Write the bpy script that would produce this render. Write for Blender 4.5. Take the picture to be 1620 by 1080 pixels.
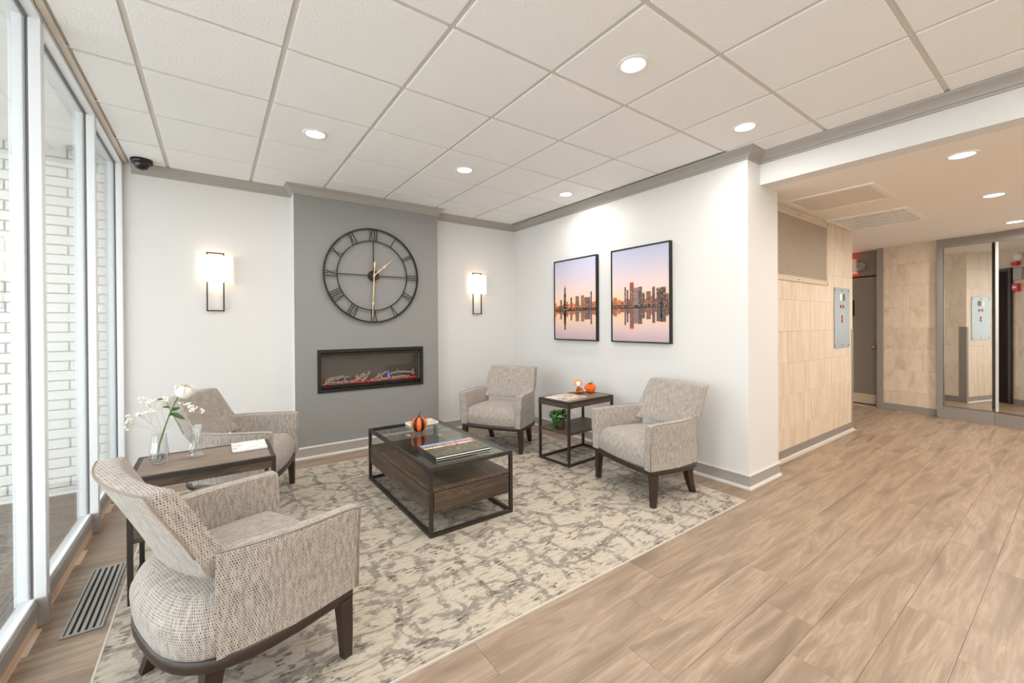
import bpy, bmesh, math, random
from mathutils import Vector, Matrix, Euler
for o in list(bpy.data.objects): bpy.data.objects.remove(o)
S = bpy.context.scene
COL = S.collection
PI = math.pi
R = math.radians

# ------------------------------------------------------------------ camera
CAMH = 1.3145
a, pt, ro = R(35.6111), R(-0.23916), R(-0.36566)
R0 = Vector((math.cos(a), -math.sin(a), 0)); D0 = Vector((math.sin(a), math.cos(a), 0)); U0 = Vector((0, 0, 1))
Dv = D0*math.cos(pt)+U0*math.sin(pt); U1 = -D0*math.sin(pt)+U0*math.cos(pt)
Rv = R0*math.cos(ro)+U1*math.sin(ro); Uv = -R0*math.sin(ro)+U1*math.cos(ro)
cd = bpy.data.cameras.new('camera'); cam = bpy.data.objects.new('camera', cd); COL.objects.link(cam)
cd.sensor_width = 36; cd.sensor_fit = 'HORIZONTAL'; cd.lens = 658.947/1620*36
cd.shift_y = -(540-516.275)/1620; cd.clip_start = 0.05; cd.clip_end = 100
cam.matrix_world = Matrix(((Rv.x, Uv.x, -Dv.x, 0), (Rv.y, Uv.y, -Dv.y, 0), (Rv.z, Uv.z, -Dv.z, CAMH), (0, 0, 0, 1)))
S.camera = cam

# ------------------------------------------------------------------ world and exposure
W = bpy.data.worlds.new('overcast_sky'); S.world = W; W.use_nodes = True
bg = W.node_tree.nodes['Background']; bg.inputs[0].default_value = (0.90, 0.95, 1.0, 1); bg.inputs[1].default_value = 3.5
vs = S.view_settings; vs.view_transform = 'Standard'; vs.look = 'None'; vs.exposure = 0.26; vs.gamma = 1; vs.use_curve_mapping = False
LAMP_W = 8.2        # one lobby downlight
HALL_W = 12.0
WARM = (1.0, 0.96, 0.915)

# ------------------------------------------------------------------ material helpers
def lin(c):
    return tuple(((v/255)/12.92 if v/255 <= .04045 else ((v/255+.055)/1.055)**2.4) for v in c)+(1,)
MATS = {}
def mat(name, col=None, rough=.6, metal=0, spec=None, **kw):
    if name in MATS: return MATS[name]
    m = bpy.data.materials.new(name); m.use_nodes = True; MATS[name] = m
    b = m.node_tree.nodes['Principled BSDF']
    if col is not None: b.inputs['Base Color'].default_value = lin(col)
    b.inputs['Roughness'].default_value = rough; b.inputs['Metallic'].default_value = metal
    if spec is not None: b.inputs['Specular IOR Level'].default_value = spec
    for k, v in kw.items(): b.inputs[k.replace('_', ' ')].default_value = v
    return m
class NT:
    def __init__(s, m): s.m = m; s.t = m.node_tree; s.n = s.t.nodes; s.b = s.n['Principled BSDF']
    def node(s, typ, ins={}, **props):
        n = s.n.new(typ)
        for k, v in props.items(): setattr(n, k, v)
        for k, v in ins.items(): s.put(n.inputs[k], v)
        return n
    def put(s, sock, v):
        if isinstance(v, bpy.types.NodeSocket): s.t.links.new(v, sock)
        else: sock.default_value = v
    def coord(s, kind='Object'): return s.node('ShaderNodeTexCoord').outputs[kind]
    def map(s, vec, scale=(1, 1, 1), loc=(0, 0, 0), rot=(0, 0, 0)):
        return s.node('ShaderNodeMapping', {'Vector': vec, 'Scale': scale, 'Location': loc, 'Rotation': rot}).outputs[0]
    def noise(s, vec, scale, detail=3, rough=.5, dist=0):
        return s.node('ShaderNodeTexNoise', {'Vector': vec, 'Scale': scale, 'Detail': detail, 'Roughness': rough, 'Distortion': dist}).outputs['Fac']
    def ramp(s, fac, stops, interp='LINEAR'):
        n = s.node('ShaderNodeValToRGB', {'Fac': fac}); cr = n.color_ramp; cr.interpolation = interp
        while len(cr.elements) < len(stops): cr.elements.new(.5)
        for e, (p, c) in zip(cr.elements, stops): e.position = p; e.color = lin(c) if len(c) == 3 else c
        return n.outputs[0]
    def mix(s, fac, c1, c2, blend='MIX'):
        n = s.node('ShaderNodeMix', data_type='RGBA', blend_type=blend)
        s.put(n.inputs[0], fac); s.put(n.inputs[6], c1); s.put(n.inputs[7], c2)
        return n.outputs[2]
    def math(s, op, x, y=0.0, z=0.0):
        n = s.node('ShaderNodeMath', operation=op); s.put(n.inputs[0], x); s.put(n.inputs[1], y)
        if len(n.inputs) > 2: s.put(n.inputs[2], z)
        return n.outputs[0]
    def color(s, sock): s.put(s.b.inputs['Base Color'], sock)
    def bump(s, h, strength=.3, dist=.002):
        n = s.node('ShaderNodeBump', {'Height': h, 'Strength': strength, 'Distance': dist}); s.put(s.b.inputs['Normal'], n.outputs[0])
B3 = (0, 0, 0); W3 = (255, 255, 255)

def m_paint(name, col, rough=.65):
    m = mat(name, col, rough); t = NT(m); h = t.noise(t.coord(), 220, 2); t.bump(h, .05, .001); return m
m_paint('paint_white', (219, 217, 214)); m_paint('paint_grey', (140, 139, 136)); m_paint('paint_trim', (164, 158, 150), .4)
m_paint('paint_trim_light', (206, 200, 192), .4); m_paint('paint_hall_ceiling', (238, 229, 218)); m_paint('paint_warm', (233, 227, 219))
m_paint('paint_taupe', (139, 130, 120), .45); m_paint('hall_frame_grey', (150, 143, 136), .45)
mat('alu_white', (226, 229, 231), .35); mat('alu_grey', (158, 152, 146), .4); mat('gasket', (112, 108, 105), .7); mat('wood_strip', (222, 190, 160), .6)
mat('black_metal', (34, 32, 31), .45, .3); mat('table_metal', (58, 52, 47), .5, .4); mat('black_gloss', (16, 15, 15), .25)
mat('leg_wood', (50, 36, 29), .38); mat('steel', (148, 147, 141), .34, .95); mat('louver_white', (226, 224, 218), .25); mat('brass', (196, 150, 80), .25, 1)
mat('white_plastic', (236, 234, 230), .35); mat('red_plastic', (200, 42, 34), .4); mat('dark_plastic', (40, 40, 42), .4)
mat('grid_white', (216, 210, 202), .5); mat('screw', (90, 84, 78), .4, .6); mat('gold', (222, 190, 150), .4, .25)
mat('vent_metal', (158, 154, 147), .42, .3); mat('gap_shade', (30, 28, 27), .9); mat('louver_cream', (206, 188, 164), .5); mat('cover_white', (232, 232, 230), .3)  # the near-black gap colour stands in for shade inside openings
mat('mirror', (232, 234, 232), .0, 1); mat('paper', (235, 232, 226), .5); mat('door_dark', (40, 26, 18), .65, spec=.15); mat('leaf', (52, 92, 40), .45); mat('leaf_bright', (98, 160, 52), .45)
mat('stem_green', (86, 128, 52), .5); mat('twig', (196, 180, 156), .7); mat('blossom', (244, 240, 232), .7); mat('rose', (250, 247, 238), .6)
mat('orange_paint', (238, 104, 26), .35); mat('black_paint', (22, 21, 22), .35); mat('mortar', (186, 184, 180), .9); mat('dome_clear', (30, 30, 32), .05, Transmission_Weight=.7)
mat('hatch_cream', (222, 210, 196), .55); mat('trav_joint', (214, 194, 168), .8); mat('edge_cream', (228, 216, 202), .5); mat('grout', (214, 198, 178), .8)

def glassy(name, tint, ior):
    m = mat(name); t = m.node_tree; n = t.nodes; n.remove(n['Principled BSDF'])
    tr = n.new('ShaderNodeBsdfTransparent'); tr.inputs[0].default_value = tint; gl = n.new('ShaderNodeBsdfGlossy'); gl.inputs['Roughness'].default_value = 0.0
    fr = n.new('ShaderNodeFresnel'); ge = n.new('ShaderNodeNewGeometry'); iv_ = n.new('ShaderNodeMath'); iv_.operation = 'MULTIPLY_ADD'; iv_.inputs[1].default_value = 1/ior-ior; iv_.inputs[2].default_value = ior
    t.links.new(ge.outputs['Backfacing'], iv_.inputs[0]); t.links.new(iv_.outputs[0], fr.inputs[0]); mx = n.new('ShaderNodeMixShader')
    t.links.new(fr.outputs[0], mx.inputs[0]); t.links.new(tr.outputs[0], mx.inputs[1]); t.links.new(gl.outputs[0], mx.inputs[2]); t.links.new(mx.outputs[0], n['Material Output'].inputs[0])
glassy('window_glass', (.97, .985, .98, 1), 1.5); glassy('table_glass', (.86, .90, .88, 1), 1.62); glassy('fire_glass', (.92, .92, .92, 1), 1.45)
glassy('crystal', (.98, .985, .985, 1), 2.1)

def m_emit(name, col, st):
    m = mat(name, col); b = m.node_tree.nodes['Principled BSDF']; b.inputs['Emission Color'].default_value = lin(col); b.inputs['Emission Strength'].default_value = st; return m
m_emit('lamp_lens', (255, 250, 243), 9); m_emit('shade_glow', (255, 240, 224), .55); m_emit('bulb_glow', (255, 226, 190), 8); m_emit('exit_red', (255, 50, 30), 3)
m_emit('flame_blue', (120, 120, 235), .8); m_emit('flame_orange', (255, 120, 60), 1.2); m_emit('display_green', (206, 226, 196), .25)

# ceiling tile
t = NT(mat('ceiling_tile', (246, 245, 242), .9)); c = t.coord(); t.bump(t.math('ADD', t.noise(c, 95, 4, .6), t.math('MULTIPLY', t.noise(c, 260, 2), .5)), .75, .006)
# floor plank
t = NT(mat('plank_wood', (190, 160, 130), .42)); oi = t.node('ShaderNodeObjectInfo')
off = t.node('ShaderNodeCombineXYZ', {0: t.math('MULTIPLY', oi.outputs['Random'], 37.), 1: t.math('MULTIPLY', oi.outputs['Random'], 91.), 2: 0.}).outputs[0]
v = t.node('ShaderNodeVectorMath', {0: t.coord(), 1: off}, operation='ADD').outputs[0]
big = t.noise(t.map(v, (.95, 8.5, 1)), 1.0, 3, .5, .9)
rings = t.math('FRACT', t.math('MULTIPLY', big, 15.0))
ring = t.math('PINGPONG', rings, .5)
fine = t.noise(t.map(v, (4, 95, 1)), 1.0, 4, .65)
col = t.ramp(big, [(.25, (112, 95, 79)), (.42, (156, 134, 113)), (.55, (180, 157, 135)), (.68, (146, 125, 105)), (.8, (114, 97, 81))])
col = t.mix(t.math('MULTIPLY', t.math('SUBTRACT', .5, ring), .62), col, lin((122, 104, 87)))
band = t.noise(t.map(v, (2.0, 16, 1)), 1.0, 3, .55, .6); col = t.mix(t.ramp(band, [(.46, B3), (.66, (150, 150, 150))]), col, lin((121, 105, 90)))
col = t.mix(t.ramp(fine, [(.36, (170, 170, 170)), (.58, (0, 0, 0))]), col, lin((118, 100, 84)))
col = t.mix(t.math('MULTIPLY', oi.outputs['Random'], .28), col, lin((140, 120, 101)))
t.color(col); t.bump(fine, .08, .001)
# dark table wood
def m_walnut(name, sc):
    t = NT(mat(name, (90, 72, 58), .5)); oi = t.node('ShaderNodeObjectInfo')
    v = t.node('ShaderNodeVectorMath', {0: t.coord(), 1: t.node('ShaderNodeCombineXYZ', {0: t.math('MULTIPLY', oi.outputs['Random'], 9.), 1: t.math('MULTIPLY', oi.outputs['Random'], 5.), 2: 0.}).outputs[0]}, operation='ADD').outputs[0]
    big = t.noise(t.map(v, sc), 1.0, 3, .5, .8); ring = t.math('PINGPONG', t.math('FRACT', t.math('MULTIPLY', big, 10.)), .5); fine = t.noise(t.map(v, tuple(q*9 for q in sc)), 1.0, 3, .6)
    col = t.ramp(big, [(.25, (62, 49, 37)), (.45, (104, 83, 63)), (.58, (82, 66, 51)), (.75, (60, 48, 38))]); col = t.mix(t.math('ADD', t.math('MULTIPLY', ring, 1.1), .4), lin((44, 34, 26)), col)
    col = t.mix(t.ramp(fine, [(.4, (150, 150, 150)), (.6, B3)]), col, lin((48, 38, 30))); t.color(col)
m_walnut('walnut', (11, 1.3, 11)); m_walnut('walnut_x', (1.3, 11, 11))
t = NT(mat('walnut_top', (112, 96, 82), .45)); v = t.coord(); big = t.noise(t.map(v, (1.6, 10, 9)), 1.0, 4, .55, 1.2); ring = t.math('PINGPONG', t.math('FRACT', t.math('MULTIPLY', big, 7.)), .5)
col = t.ramp(big, [(.25, (102, 86, 72)), (.5, (142, 122, 104)), (.75, (118, 101, 86))]); col = t.mix(t.math('ADD', t.math('MULTIPLY', ring, 1.0), .4), lin((96, 80, 67)), col); t.color(col)
# fabric
t = NT(mat('tweed', (190, 180, 168), .95, spec=.1)); uv = t.coord('UV')
br = t.node('ShaderNodeTexBrick', {'Vector': uv, 'Color1': lin((116, 106, 97)), 'Color2': lin((58, 50, 44)), 'Mortar': lin((182, 172, 162)), 'Scale': 1.0, 'Mortar Size': .0019, 'Mortar Smooth': .35, 'Bias': 0.0, 'Brick Width': .0074, 'Row Height': .0088}, offset=.5)
nz = t.noise(t.map(uv, (210, 26, 1)), 1.0, 3); col = t.mix(t.ramp(nz, [(.42, (0, 0, 0)), (.60, (215, 215, 215))]), br.outputs[0], lin((190, 181, 171)))
lf = t.noise(t.map(uv, (95, 13, 1)), 1.0, 3, .6); col = t.mix(t.ramp(lf, [(.40, (150, 150, 150)), (.56, B3)]), col, lin((96, 87, 80)))
t.color(col); t.bump(br.outputs[0], .5, .002); t.put(t.b.inputs['Sheen Weight'], .2)
mat('tweed_piping', (146, 131, 116), .95)
# rug
t = NT(mat('rug', (180, 168, 150), 1.0, spec=.05)); v = t.coord()
warp = t.node('ShaderNodeTexNoise', {'Vector': v, 'Scale': 5.0, 'Detail': 3}).outputs['Color']
vv = t.node('ShaderNodeVectorMath', {0: v, 1: t.node('ShaderNodeVectorMath', {0: warp, 1: (.16, .16, 0)}, operation='MULTIPLY').outputs[0]}, operation='ADD').outputs[0]
vo = t.node('ShaderNodeTexVoronoi', {'Vector': t.map(vv, (5.2, 4.0, 1)), 'Scale': 1.0, 'Randomness': .55}, feature='DISTANCE_TO_EDGE', voronoi_dimensions='2D').outputs[0]
brk = t.noise(v, 9, 4, .6); fleck = t.noise(t.map(v, (22, 75, 1)), 1.0, 3, .6); streak = t.noise(t.map(v, (7, 34, 1)), 1.0, 4, .65); big = t.noise(v, 2.2, 2)
base = t.ramp(streak, [(.32, (132, 123, 113)), (.44, (178, 166, 150)), (.56, (192, 180, 163)), (.68, (150, 140, 129))])
base = t.mix(t.ramp(big, [(.4, (0, 0, 0)), (.65, (110, 110, 110))]), base, lin((172, 168, 164)))
vo2 = t.node('ShaderNodeTexVoronoi', {'Vector': t.map(vv, (3.6, 6.4, 1), (2.3, 1.1, 0)), 'Scale': 1.0, 'Randomness': .8}, feature='DISTANCE_TO_EDGE', voronoi_dimensions='2D').outputs[0]
jag = t.math('MULTIPLY', t.math('SUBTRACT', t.noise(t.map(v, (26, 40, 1)), 1.0, 3, .6), .5), .24)
brk2 = t.noise(t.map(v, (5.5, 5.5, 1), (7, 3, 0)), 1.0, 2)
e1 = t.math('MULTIPLY', t.math('LESS_THAN', t.math('ADD', vo, jag), .095), t.ramp(brk, [(.42, B3), (.50, W3)]))
e2 = t.math('MULTIPLY', t.math('LESS_THAN', t.math('ADD', vo2, jag), .07), t.ramp(brk2, [(.46, B3), (.54, W3)]))
edge = t.math('MULTIPLY', t.math('MAXIMUM', e1, e2), t.ramp(fleck, [(.36, B3), (.46, W3)]))
col = t.mix(t.math('MULTIPLY', edge, .80), base, lin((124, 118, 111)))
dk = t.ramp(t.math('MULTIPLY', fleck, t.ramp(brk, [(.4, (120, 120, 120)), (.6, W3)])), [(.50, B3), (.55, W3)])
col = t.mix(t.math('MULTIPLY', dk, .8), col, lin((94, 82, 68))); t.color(col); t.bump(fleck, .5, .004)
mat('rug_binding', (196, 188, 176), .9)
# travertine
def m_trav(name, sx, sz, c1, c2, c3, pits):
    t = NT(mat(name, c2, .45)); oi = t.node('ShaderNodeObjectInfo')
    off = t.node('ShaderNodeCombineXYZ', {0: t.math('MULTIPLY', oi.outputs['Random'], 53.), 1: t.math('MULTIPLY', oi.outputs['Random'], 17.), 2: t.math('MULTIPLY', oi.outputs['Random'], 29.)}).outputs[0]
    v = t.node('ShaderNodeVectorMath', {0: t.coord(), 1: off}, operation='ADD').outputs[0]
    n1 = t.noise(t.map(v, (sx, sx, sz)), 1.0, 5, .62, .5); n2 = t.noise(t.map(v, (sx*4, sx*4, sz*3)), 1.0, 3, .6)
    col = t.ramp(n1, [(.28, c1), (.5, c2), (.72, c3)]); col = t.mix(t.ramp(n2, [(pits, B3), (pits+.1, (130, 130, 130))]), col, lin(c1))
    col = t.mix(t.math('MULTIPLY', oi.outputs['Random'], .3), col, lin(c1)); t.color(col)
m_trav('travertine', 16, 1.6, (203, 181, 155), (222, 203, 180), (232, 216, 196), .62)
m_trav('travertine_rough', 9, 3.5, (206, 184, 158), (229, 211, 188), (238, 222, 202), .56)
# exterior
t = NT(mat('brick_white', (236, 235, 230), .8)); c = t.coord(); t.bump(t.noise(c, 160, 3), .4, .003)
t = NT(mat('pavement', (120, 112, 104), .9)); c = t.coord(); t.color(t.ramp(t.noise(c, 60, 5, .7), [(.35, (84, 78, 73)), (.55, (128, 119, 111)), (.7, (158, 148, 138))]))
mat('concrete', (206, 203, 198), .9); mat('soffit', (238, 238, 236), .8)
# fire
t = NT(mat('log', (150, 138, 124), .9)); c = t.coord(); t.color(t.ramp(t.noise(t.map(c, (30, 90, 90)), 1.0, 3), [(.35, (92, 82, 74)), (.55, (168, 156, 142)), (.7, (196, 186, 172))]))
t = NT(mat('ember', (40, 10, 6), .8)); c = t.coord(); e = t.ramp(t.noise(c, 48, 3, .7), [(.42, (20, 4, 3)), (.55, (225, 30, 22)), (.7, (255, 90, 70))]); t.put(t.b.inputs['Emission Color'], e); t.put(t.b.inputs['Emission Strength'], 1.0)
mat('fire_back', (92, 86, 78), .5)

# ------------------------------------------------------------------ geometry helpers
def box(bm, x0, y0, z0, x1, y1, z1, bev=0, M=None, seg=1):
    vs_ = [bm.verts.new(p) for p in ((x0, y0, z0), (x1, y0, z0), (x1, y1, z0), (x0, y1, z0), (x0, y0, z1), (x1, y0, z1), (x1, y1, z1), (x0, y1, z1))]
    fs = [bm.faces.new([vs_[i] for i in f]) for f in ((3, 2, 1, 0), (4, 5, 6, 7), (0, 1, 5, 4), (1, 2, 6, 5), (2, 3, 7, 6), (3, 0, 4, 7))]
    if bev:
        es = set(e for f in fs for e in f.edges)
        r = bmesh.ops.bevel(bm, geom=list(es), offset=bev, segments=seg, affect='EDGES', profile=.5)
        nv = set(v for f in r['faces'] for v in f.verts) | set(v for v in vs_ if v.is_valid)
        allv = nv
    else: allv = vs_
    if M is not None: bmesh.ops.transform(bm, matrix=M, verts=list(allv))
    return bm
def NB(): return bmesh.new()
def bx(*a, **k): return box(NB(), *a, **k)
def loft(bm, loops, cap0=True, cap1=True, closed=True):
    L = [[bm.verts.new(p) for p in l] for l in loops]; n = len(L[0])
    for A, B_ in zip(L, L[1:]):
        for i in range(n if closed else n-1):
            j = (i+1) % n; bm.faces.new((A[i], A[j], B_[j], B_[i]))
    if cap0: bm.faces.new(list(reversed(L[0])))
    if cap1: bm.faces.new(L[-1])
    return bm
def circ(r, n, z=0, cx=0, cy=0, ph=0): return [(cx+r*math.cos(ph+2*PI*i/n), cy+r*math.sin(ph+2*PI*i/n), z) for i in range(n)]
def lathe(bm, prof, n=24, cx=0, cy=0, cap0=True, cap1=True): return loft(bm, [circ(max(r, .0004), n, z, cx, cy) for r, z in prof], cap0, cap1)
def tube(bm, pts, r, n=8, cap=True):
    pts = [Vector(p) for p in pts]; loops = []; up = None
    for i, p in enumerate(pts):
        d = (pts[min(i+1, len(pts)-1)]-pts[max(i-1, 0)]).normalized()
        if up is None: up = Vector((0, 0, 1)) if abs(d.z) < .9 else Vector((1, 0, 0))
        s = d.cross(up).normalized(); up = s.cross(d).normalized()
        rr = r[i] if isinstance(r, (list, tuple)) else r
        loops.append([p+(s*math.cos(2*PI*k/n)+up*math.sin(2*PI*k/n))*rr for k in range(n)])
    return loft(bm, loops, cap, cap)
def bar(bm, p, q, w, h, up=(0, 0, 1)):       # rectangular bar between two points
    p = Vector(p); q = Vector(q); d = (q-p).normalized(); s = d.cross(Vector(up)).normalized(); u = s.cross(d)
    return loft(bm, [[e+s*sx*w/2+u*su*h/2 for sx, su in ((-1, -1), (1, -1), (1, 1), (-1, 1))] for e in (p, q)])
def sweep(path, prof, closed=False):          # profile (out,up) swept along plan path, mitred, room to the left of travel
    P = [Vector((p[0], p[1])) for p in path]; loops = []
    for i, p in enumerate(P):
        d0 = (P[i]-P[i-1]).normalized() if i > 0 else None; d1 = (P[i+1]-P[i]).normalized() if i < len(P)-1 else None
        if d0 is None: d0 = d1
        if d1 is None: d1 = d0
        n0 = Vector((-d0.y, d0.x)); n1 = Vector((-d1.y, d1.x)); m_ = (n0+n1).normalized(); k = 1/max(.2, m_.dot(n0))
        loops.append([(p.x+m_.x*o*k, p.y+m_.y*o*k, z) for o, z in prof])
    return loft(NB(), loops)
def obj(name, bm, m, parent=None, smooth=False, uv=False, recalc=True):
    if recalc: bmesh.ops.recalc_face_normals(bm, faces=bm.faces)
    if uv:
        L = bm.loops.layers.uv.new('UVMap'); bm.verts.index_update(); bm.verts.ensure_lookup_table()
        if isinstance(uv, int) and uv > 1:              # lofted skin: u along the widest ring, v along the length
            n_ = uv; nr = len(bm.verts)//n_; V = bm.verts; mid_ = nr//3
            pu = [0.0]
            for k in range(n_): pu.append(pu[-1]+(V[mid_*n_+(k+1) % n_].co-V[mid_*n_+k].co).length)
            kr = n_*3//4; pv = [0.0]
            for r_ in range(1, nr): pv.append(pv[-1]+max((V[r_*n_+q].co-V[(r_-1)*n_+q].co).length for q in (kr, n_//3)))
        for f in bm.faces:
            n = f.normal; ax = max(range(3), key=lambda i: abs(n[i]))
            wrap = not (uv is True) and abs(n.z) < .93 and len(f.verts) == 4
            ids = [l.vert.index for l in f.loops]; seam = wrap and max(q % uv for q in ids)-min(q % uv for q in ids) > 1
            for l in f.loops:
                c_ = l.vert.co
                if wrap: q = l.vert.index; k = q % uv; l[L].uv = (pu[uv if (seam and k == 0) else k], pv[q//uv])
                else: l[L].uv = ((c_.y, c_.z) if ax == 0 else (c_.x, c_.z) if ax == 1 else (c_.x, c_.y))
    me = bpy.data.meshes.new(name); bm.to_mesh(me); bm.free()
    if smooth:
        for p in me.polygons: p.use_smooth = True
    for mm in (m if isinstance(m, (list, tuple)) else [m]): me.materials.append(MATS[mm] if isinstance(mm, str) else mm)
    o = bpy.data.objects.new(name, me); COL.objects.link(o)
    if parent is not None: o.parent = parent
    return o
def smooth_angle(o, deg=35):
    for p in o.data.polygons: p.use_smooth = True
    bm = bmesh.new(); bm.from_mesh(o.data)
    for e in bm.edges:
        if len(e.link_faces) == 2 and e.calc_face_angle(0) > R(deg): e.smooth = False
    bm.to_mesh(o.data); bm.free(); return o
def tag(o, label, cat, group=None):
    o['label'] = label; o['category'] = cat
    if group: o['group'] = group
    return o
def thing(name, label, cat, loc=(0, 0, 0), rz=0, group=None):
    o = bpy.data.objects.new(name, None); o.empty_display_size = .1; COL.objects.link(o); o.location = loc; o.rotation_euler = (0, 0, rz); return tag(o, label, cat, group)
def struct(name, bm, m, label=None, **k):
    o = obj(name, bm, m, **k); o['kind'] = 'structure'
    if label: o['label'] = label
    return o
def stuff(o): o['kind'] = 'stuff'; return o
def copy_tree(o, parent=None):
    c_ = o.copy(); COL.objects.link(c_); c_.parent = parent
    for ch in list(o.children): copy_tree(ch, c_)
    return c_

# ------------------------------------------------------------------ the room shell
CE = 2.7015; HC = 2.445                       # lobby ceiling, hall ceiling
XR, YB, YF, YC, XB = 3.44, 4.73, 4.546, 1.592, 3.65
XG = -.657                                    # glass plane
YS = -2.75                                    # wall behind the camera
floor = struct('floor', bx(-.72, YS-.1, -.14, 8.9, 5.0, -.004), 'grout', 'wood-look plank floor running through lobby and hall')
random.seed(4); cache = {}
def plank(x0, x1, y0, y1):
    k = (round(x1-x0, 3), round(y1-y0, 3)); w, h = k
    if k not in cache:
        o = obj('plank', bx(-w/2, -h/2, -.004, w/2, h/2, 0, bev=.0006), 'plank_wood', floor); cache[k] = o.data
    else:
        o = bpy.data.objects.new('plank', cache[k]); COL.objects.link(o); o.parent = floor
    o.location = ((x0+x1)/2, (y0+y1)/2, 0)
PW, PL, G = .198, .995, .0007
for r in range(-17, 21):
    y0 = 1.30+r*PW if r >= 0 else 1.30+r*PW; y1 = y0+PW
    if y0 < -1.95 or y0 > 4.72: continue
    xs = .866+((r*.25) % PL); lo = -.635
    hi = 3.43 if y0 >= 1.592 else 8.2
    x = xs-4*PL
    while x < 8.3:
        p0, p1 = max(x, lo), x+PL
        segs = []
        if y0 >= 1.55 and y0 < 2.3 and p1 > 6.45: segs.append((max(p0, 6.45), min(p1, 8.34)))
        segs.append((p0, min(p1, hi)))
        for s0, s1 in segs:
            if s1-s0 > .05:
                under = s0 > -.30 and s1 < 3.1 and y0 > 1.56 and y1 < 4.12
                if not under: plank(s0+G, s1-G, y0+G, min(y1, 4.72)-G)
        x += PL

struct('wall_back', bx(-.72, YB, 0, 3.6, YB+.12, 2.9), 'paint_white', 'white back wall of the lobby')
# chimney breast with the firebox opening, white returns and grey face
bm = NB(); fx0, fx1, fz0, fz1 = .868, 1.952, .655, 1.052
for q in ((.642, 0, fx0, 2.7), (fx1, 0, 2.172, 2.7), (fx0, 0, fx1, fz0), (fx0, fz1, fx1, 2.7)): box(bm, q[0], YF, q[1], q[2], YB, q[3])
for f in bm.faces:
    if abs(f.normal.x) > .9 or True:
        c_ = f.calc_center_median(); f.material_index = 1 if (abs(c_.x-.642) < .001) else 0
o = struct('wall_chimney', bm, ['paint_grey', 'paint_white'], 'grey painted chimney breast between the two wall lamps', recalc=True)
wr = struct('wall_right', bx(XR, YC, 0, 3.975, YB+.12, 2.9), 'paint_white', 'white right wall ending in a column')
tw = struct('wall_travertine', bx(3.975, 1.752, 0, 6.427, 1.9, 2.6), 'trav_joint', 'travertine clad elevator wall beside the column')
ts = struct('wall_elevator', bx(6.30, 1.9, 0, 6.428, 4.4, 2.6), 'trav_joint', 'travertine return wall round the corner from the elevator panel')
struct('wall_recess', bx(6.3, 4.3, 0, 9.0, 4.42, 2.6), 'paint_warm')
struct('wall_front', bx(-.72, YS-.12, 0, 9.0, YS, 2.9), 'paint_warm', 'plain wall opposite the fireplace')
struct('wall_beam', bx(XB, YS, HC, XB+.14, YC, 2.9), 'paint_white', 'white dropped beam between lobby and hall')
struct('ceiling_hall', bx(XB+.14, YS, HC, 9.0, 4.4, 2.6), 'paint_hall_ceiling', 'lower cream ceiling over the elevator hall')
# travertine slabs
def slab_wall(parent, u0, u1, z0, z1, place, rowh, widths, m, seed, holes=()):
    rnd = random.Random(seed); z = z0; k = 0; g = .0006
    while z < z1-.02:
        zt = min(z+rowh, z1)
        if z1-zt < .06: zt = z1
        u = u0
        while u < u1-.01:
            w = rnd.choice(widths); un = min(u+w, u1)
            if u1-un < .12: un = u1
            if not any(u >= h[0] and un <= h[1] and z >= h[2] and zt <= h[3] for h in holes):
                o = obj('travertine_tile', bx(-(un-u)/2+g, 0, -(zt-z)/2+g, (un-u)/2-g, .012, (zt-z)/2-g, bev=.0006), m, parent); place(o, (u+un)/2, (z+zt)/2)
            u = un
        z = zt; k += 1
def pl_tw(o, u, z): o.location = (u, 1.740, z)
slab_wall(tw, 3.977, 6.438, -.018, HC, pl_tw, .3125, (.15, .31, .31, .46), 'travertine', 5)
def pl_ts(o, u, z): o.location = (6.44, u, z); o.rotation_euler = (0, 0, PI/2)
slab_wall(ts, 1.742, 4.3, -.018, HC, pl_ts, .3125, (.31, .46), 'travertine_rough', 8)

# lobby ceiling
ceil = struct('ceiling', bx(-.72, YS, 2.712, 3.8, YB+.12, 2.9), 'grid_white', 'white suspended tile ceiling over the lobby')
gx = [-.311+.6096*i for i in range(0, 7)]; gy = [4.167-.6096*j for j in range(0, 12)]
xe = [-.575]+gx+[XB]; ye = [YB]+gy+[YS]
tcache = {}
for i in range(len(xe)-1):
    for j in range(len(ye)-1):
        x0, x1, y1, y0 = xe[i], xe[i+1], ye[j], ye[j+1]
        w, h = round(x1-x0-.026, 3), round(y1-y0-.026, 3)
        if w < .02 or h < .02: continue
        if x0 > 3.3 and y0 > YC: continue
        if (w, h) not in tcache: o = obj('ceiling_tile', bx(-w/2, -h/2, 0, w/2, h/2, .019, bev=.002), 'ceiling_tile', ceil); tcache[(w, h)] = o.data
        else: o = bpy.data.objects.new('ceiling_tile', tcache[(w, h)]); COL.objects.link(o); o.parent = ceil
        o.location = ((x0+x1)/2, (y0+y1)/2, CE-.009)
for x in gx: obj('grid_bar', bx(x-.012, YS, CE, x+.012, YB-.02, CE+.012), 'grid_white', ceil)
for y in gy: obj('grid_bar', bx(-.58, y-.012, CE+.0005, XB, y+.012, CE+.012), 'grid_white', ceil)
obj('edge_angle', bx(-.607, YS, CE-.006, -.578, YB, CE+.012), 'edge_cream', ceil)

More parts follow.
